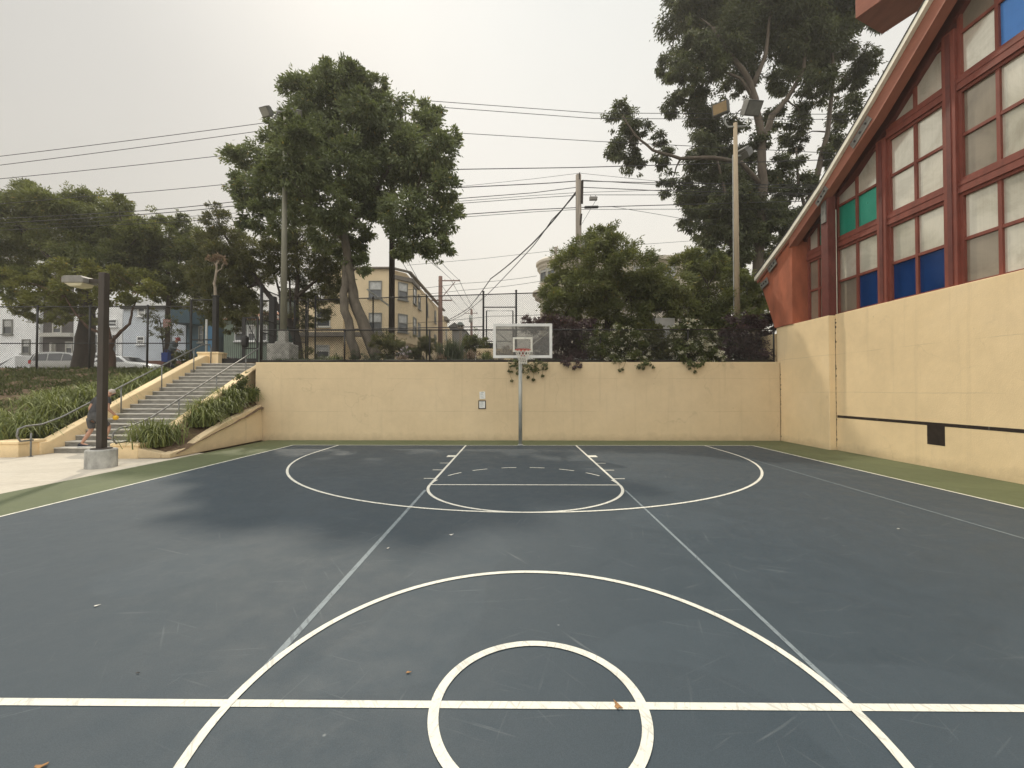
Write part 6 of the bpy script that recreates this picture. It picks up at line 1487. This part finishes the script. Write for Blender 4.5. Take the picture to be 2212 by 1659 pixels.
def person(loc, yaw, J, label, skin, clothes):
    """J: joint name -> (right, forward, up) offsets in metres; yaw turns forward about Z"""
    t = thing('person', loc, label, 'person')
    rf = Vector((math.cos(yaw), -math.sin(yaw), 0)); ff = Vector((math.sin(yaw), math.cos(yaw), 0))
    W = {k: Vector(loc) + rf * v_[0] + ff * v_[1] + Vector((0, 0, v_[2])) for k, v_ in J.items()}
    verts, edges, rad, idx = [], [], [], {}
    def add(k, p_, r_, prev=None):
        idx[k] = len(verts); verts.append(p_); rad.append(r_)
        if prev is not None: edges.append((idx[prev], idx[k]))
    add('pelvis', W['pelvis'] + Vector((0, 0, .05)), (.135, .105)); add('waist', W['pelvis'].lerp(W['chest'], .45), (.145, .105), 'pelvis'); add('chest', W['chest'], (.165, .12), 'waist')
    add('upper', W['chest'].lerp(W['neck'], .6), (.10, .09), 'chest'); add('neck', W['neck'], .056, 'upper'); hd = W['head']; up_ = (hd - W['neck']).normalized()
    fwd = (W['nose'] - hd).normalized()
    add('skullbase', W['neck'].lerp(hd, .55), .07, 'neck'); add('head', hd, (.082, .098), 'skullbase'); add('crown', hd + up_ * .075 - fwd * .01, (.066, .075), 'head')
    add('nosetip', hd + fwd * .098 - up_ * .02, .016, 'head'); add('chin', hd + fwd * .068 - up_ * .088, .03, 'skullbase')
    for s_ in 'lr':
        add(s_ + 'sh', W[s_ + 'sh'], .062, 'upper'); add(s_ + 'el', W[s_ + 'el'], .044, s_ + 'sh'); add(s_ + 'fa', W[s_ + 'el'].lerp(W[s_ + 'ha'], .35), .042, s_ + 'el'); add(s_ + 'wr', W[s_ + 'ha'], .028, s_ + 'fa')
        d = (W[s_ + 'ha'] - W[s_ + 'el']).normalized(); side = d.cross(fwd).normalized(); cu = d.cross(side)
        add(s_ + 'palm', W[s_ + 'ha'] + d * .075, (.04, .018), s_ + 'wr')
        for k_, (so, ln) in enumerate(((-.03, .062), (-.01, .075), (.012, .07), (.032, .055))):
            a = W[s_ + 'ha'] + d * .105 + cu * so; add(f'{s_}f{k_}a', a, .0095, s_ + 'palm'); add(f'{s_}f{k_}b', a + d * ln * .6 + side * .012, .0085, f'{s_}f{k_}a'); add(f'{s_}f{k_}c', a + d * ln * .85 + side * .035, .0075, f'{s_}f{k_}b')
        a = W[s_ + 'ha'] + d * .045 - cu * .042; add(s_ + 'th', a, .011, s_ + 'wr'); add(s_ + 'tt', a + d * .045 - cu * .015 + side * .012, .009, s_ + 'th')
        add(s_ + 'hip', W[s_ + 'hip'] + Vector((0, 0, -.05)) + (W[s_ + 'hip'] - W['pelvis']) * .12, .092, 'pelvis'); add(s_ + 'mid', W[s_ + 'hip'].lerp(W[s_ + 'kn'], .5), .082, s_ + 'hip'); add(s_ + 'kn', W[s_ + 'kn'], .058, s_ + 'mid'); add(s_ + 'ca', W[s_ + 'kn'].lerp(W[s_ + 'an'], .35), .058, s_ + 'kn'); add(s_ + 'an', W[s_ + 'an'], .036, s_ + 'ca'); add(s_ + 'toe', W[s_ + 'toe'], (.04, .03), s_ + 'an')
    body = skin_body('body', verts, edges, rad, skin, t, 3)
    off_ = wloc(t); bm_ = body.data; bv = np.array([v_.co[:] for v_ in bm_.vertices]); bn = np.array([v_.normal[:] for v_ in bm_.vertices])
    names = list(idx); A_ = np.array([(verts[a] - off_)[:] for a, c in edges]); B_ = np.array([(verts[c] - off_)[:] for a, c in edges]); D_ = B_ - A_
    tt = np.clip(((bv[:, None] - A_) * D_).sum(2) / np.maximum((D_ * D_).sum(1), 1e-9), 0, 1)
    rr_ = np.array([(max(rad[a]) if isinstance(rad[a], tuple) else rad[a]) for a, c in edges])
    dd = np.linalg.norm(bv[:, None] - (A_ + tt[..., None] * D_), axis=2) / rr_ ** .6
    near = dd.argmin(1); tn = tt[np.arange(len(bv)), near]
    def wear(nm, segs, grow, m):
        """a garment: the body's own surface around the given bones, pushed outwards"""
        lim = [segs.get((names[a], names[c])) for a, c in edges]
        ok = np.array([lim[k] is not None and lim[k][0] <= t_ <= lim[k][1] for k, t_ in zip(near, tn)])
        fs_ = [list(p_.vertices) for p_ in bm_.polygons if ok[list(p_.vertices)].sum() * 2 > len(p_.vertices)]
        use = sorted({v_ for f_ in fs_ for v_ in f_}); mp = {v_: i for i, v_ in enumerate(use)}
        g = MB(); g.add([Vector(bv[v_]) + Vector(bn[v_]) * grow + off_ for v_ in use], [[mp[v_] for v_ in f_] for f_ in fs_])
        return g.build(nm, m, t, smooth=True)
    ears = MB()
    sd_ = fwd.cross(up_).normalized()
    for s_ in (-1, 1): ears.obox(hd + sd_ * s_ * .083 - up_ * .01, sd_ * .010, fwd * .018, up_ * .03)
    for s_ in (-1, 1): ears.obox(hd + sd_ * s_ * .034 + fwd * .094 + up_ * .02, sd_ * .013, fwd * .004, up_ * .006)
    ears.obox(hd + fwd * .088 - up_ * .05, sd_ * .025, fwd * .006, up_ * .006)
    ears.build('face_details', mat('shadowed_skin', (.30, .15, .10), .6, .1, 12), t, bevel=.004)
    clothes(t, W, idx, verts, wear, hd, up_, fwd, sd_)
    return t
M_TEE = mat('charcoal_shirt', (.045, .045, .048), .9, .2, 12, .4, 25); M_SHORT = mat('grey_shorts', (.075, .075, .078), .9, .2, 12, .4, 25); M_SHOE = mat('navy_shoe', (.02, .022, .035), .7, .2, 12); M_SOLE = mat('white_sole', (.62, .62, .60), .7, .05, 8)
M_HAIRG = mat('cropped_grey_hair', (.42, .37, .32), .8, .2, 40); M_MASK = mat('black_face_mask', (.02, .02, .022), .8, .1, 8); M_YEL = mat('yellow_plastic', (.72, .42, .02), .4, .1, 8); M_JACK = mat('blue_grey_jacket', (.13, .155, .165), .9, .2, 10, .4, 20)
M_JEAN = mat('dark_jeans', (.035, .045, .065), .9, .2, 12); M_HAT = mat('red_hat_cloth', (.25, .05, .045), .85, .15, 12); M_BAG = mat('royal_blue_bag', (.02, .05, .22), .6, .15, 6)
def shoe(t, W, s_, toe):
    a = W[s_ + 'an']; c = W[s_ + 'toe']; d = (c - a); d.z = 0; d.normalize(); sd_ = Vector((-d.y, d.x, 0)); zb_ = a.z - .10
    b = MB(); sec = [(-.075, .038, .10), (-.02, .045, .115), (.06, .046, .085), (.13, .050, .060), (.185, .034, .045)]
    vs, fs = [], []
    for l_, w_, h_ in sec:
        p_ = Vector((a.x, a.y, zb_)) + d * l_
        vs += [p_ + sd_ * w_ + V(0, 0, .022), p_ + sd_ * w_ * .8 + V(0, 0, h_ * .8), p_ + V(0, 0, h_), p_ - sd_ * w_ * .8 + V(0, 0, h_ * .8), p_ - sd_ * w_ + V(0, 0, .022)]
    for i in range(len(sec) - 1):
        for k in range(5): fs.append((i * 5 + k, i * 5 + (k + 1) % 5, (i + 1) * 5 + (k + 1) % 5, (i + 1) * 5 + k))
    fs += [(0, 1, 2, 3, 4), tuple(range(20, 25))[::-1]]
    b.add(vs, fs); sh = b.build('shoe', M_SHOE, t, smooth=True)
    b = MB(); out_ = [(-.085, .03), (-.05, .045), (.06, .05), (.14, .055), (.2, .03)]
    poly = [Vector((a.x, a.y, zb_)) + d * l_ + sd_ * w_ for l_, w_ in out_] + [Vector((a.x, a.y, zb_)) + d * l_ - sd_ * w_ for l_, w_ in out_[::-1]]
    b.prism(poly, (0, 0, .024)); b.build('sole', M_SOLE, sh)
def wear1(t, W, idx, verts, wear, hd, up_, fwd, sd_):
    wear('shirt', seg_shirt(.5), .030, M_TEE)
    wear('shorts', {('pelvis', 'waist'): (0, .75), **{('pelvis', q + 'hip'): (0, 1) for q in 'lr'}, **{(q + 'hip', q + 'mid'): (0, 1) for q in 'lr'}, **{(q + 'mid', q + 'kn'): (0, .8) for q in 'lr'}}, .020, M_SHORT)
    for s_ in 'lr': shoe(t, W, s_, 0)
    b = MB(); b.lathe([(.088, -.01), (.088, .03), (.07, .068), (.03, .088), (.001, .092)], (0, 0, 0), 18)
    rot = up_.to_track_quat('Z', 'Y').to_matrix(); b.v = [tuple(hd + rot @ Vector(q) + up_ * .022 - fwd * .012) for q in b.v]; b.build('hair', M_HAIRG, t, smooth=True)
    b = MB(); b.obox(hd + fwd * .072 - up_ * .055, sd_ * .055, fwd * .034, up_ * .042); b.build('face_mask', M_MASK, t, bevel=.02)
# the man starting up the stairs
p_ = P(206, 962, 12.33)
J1 = dict(pelvis=(0, 0, .93), chest=(.03, .13, 1.28), neck=(.14, .23, 1.48), head=(.22, .30, 1.59), nose=(.31, .39, 1.56), lsh=(-.17, .15, 1.39), lel=(-.26, .05, 1.12), lha=(-.27, .13, .90), rsh=(.24, .19, 1.38), rel=(.33, .15, 1.12), rha=(.31, .32, .94),
          lhip=(-.11, -.01, .90), lkn=(-.15, .04, .50), lan=(-.21, -.16, .105), ltoe=(-.10, -.06, .03), rhip=(.09, .02, .90), rkn=(.16, .29, .57), ran=(.17, .20, .1485 + .105), rtoe=(.24, .32, .18))
YAW1 = math.radians(14)
m1 = person((p_.x, 12.27, RI), YAW1, J1, 'man in charcoal shirt and grey shorts starting up the stairs behind the lamp post', M_SKINL, wear1)
q = Vector(m1.location) + Vector((math.cos(YAW1), -math.sin(YAW1), 0)) * .31 + Vector((math.sin(YAW1), math.cos(YAW1), 0)) * .36 + V(0, 0, .84)
b = MB(); b.lathe([(.001, -.075), (.05, -.06), (.075, 0), (.06, .05), (.03, .075), (.001, .08)], q, 16); tag(b.build('yellow_ball', M_YEL, smooth=True), 'small yellow object held in the climbing man\'s right hand', 'ball')
def wear2(t, W, idx, verts, wear, hd, up_, fwd, sd_):
    wear('jacket', {**seg_shirt(1), **{(q + 'el', q + 'fa'): (0, 1) for q in 'lr'}, **{(q + 'fa', q + 'wr'): (0, .9) for q in 'lr'}}, .028, M_JACK)
    wear('trousers', {('pelvis', 'waist'): (0, .75), **{(q1, q + q2): (0, 1) for q in 'lr' for q1, q2 in (('pelvis', 'hip'),)}, **{(q + a_, q + c_): (0, 1) for q in 'lr' for a_, c_ in (('hip', 'mid'), ('mid', 'kn'), ('kn', 'ca'), ('ca', 'an'))}}, .02, M_JEAN)
    for s_ in 'lr': shoe(t, W, s_, 0)
    b = MB(); b.lathe([(.16, -.012), (.10, .004), (.092, .06), (.06, .09), (.001, .095)], (0, 0, 0), 20)
    rot = up_.to_track_quat('Z', 'Y').to_matrix(); b.v = [tuple(hd + rot @ Vector(q) + up_ * .03) for q in b.v]; b.build('hat', M_HAT, t, smooth=True)
YM = 20.9
p_ = P(370, 780, YM)
J2 = dict(pelvis=(0, -.05, .86), chest=(0, .10, 1.22), neck=(0, .20, 1.40), head=(0, .28, 1.51), nose=(0, .40, 1.49), lsh=(-.19, .12, 1.33), lel=(-.30, -.18, 1.16), lha=(-.24, .02, .98), rsh=(.19, .12, 1.33), rel=(.30, .20, 1.08), rha=(.25, .40, 1.0),
          lhip=(-.1, -.05, .84), lkn=(-.11, .10, .46), lan=(-.11, -.05, .10), ltoe=(-.11, .12, .03), rhip=(.1, -.05, .84), rkn=(.11, .14, .47), ran=(.11, .22, .10), rtoe=(.11, .38, .03))
person((p_.x, YM, ZG + .0), math.radians(82), J2, 'stooping man in a red hat and blue grey jacket behind the slope fence', M_SKINL, wear2)
b = MB(); c = P(361, 768, YM - .28); b.prism([(c.x - .17, YM - .42, c.z - .30), (c.x + .13, YM - .42, c.z - .34), (c.x + .15, YM - .42, c.z + .14), (c.x - .19, YM - .42, c.z + .14)], (0, .2, 0)); b.tube([(c.x - .1, YM - .32, c.z + .13), (c.x - .08, YM - .32, c.z + .28), (c.x + .06, YM - .32, c.z + .28), (c.x + .08, YM - .32, c.z + .13)], .012, 6)
tag(b.build('shopping_bag', M_BAG, bevel=.02), 'royal blue bag hanging at the stooping man\'s hip', 'bag')

# ------------------------------------------------------------------ smoky air
m = bpy.data.materials.new('smoky_air'); m.use_nodes = True; t_ = m.node_tree; t_.nodes.clear()
o_ = t_.nodes.new('ShaderNodeOutputMaterial'); v_ = t_.nodes.new('ShaderNodeVolumePrincipled')
v_.inputs['Color'].default_value = (0.93, 0.90, 0.84, 1); v_.inputs['Density'].default_value = 0.0012; v_.inputs['Anisotropy'].default_value = 0.3
t_.links.new(v_.outputs[0], o_.inputs['Volume'])
b = MB(); b.box((-520, -320, -1.2), (520, 920, 34)); hz = b.build('haze', m); tag(hz, 'thin smoky haze hanging over the whole neighbourhood', 'haze', kind='stuff')
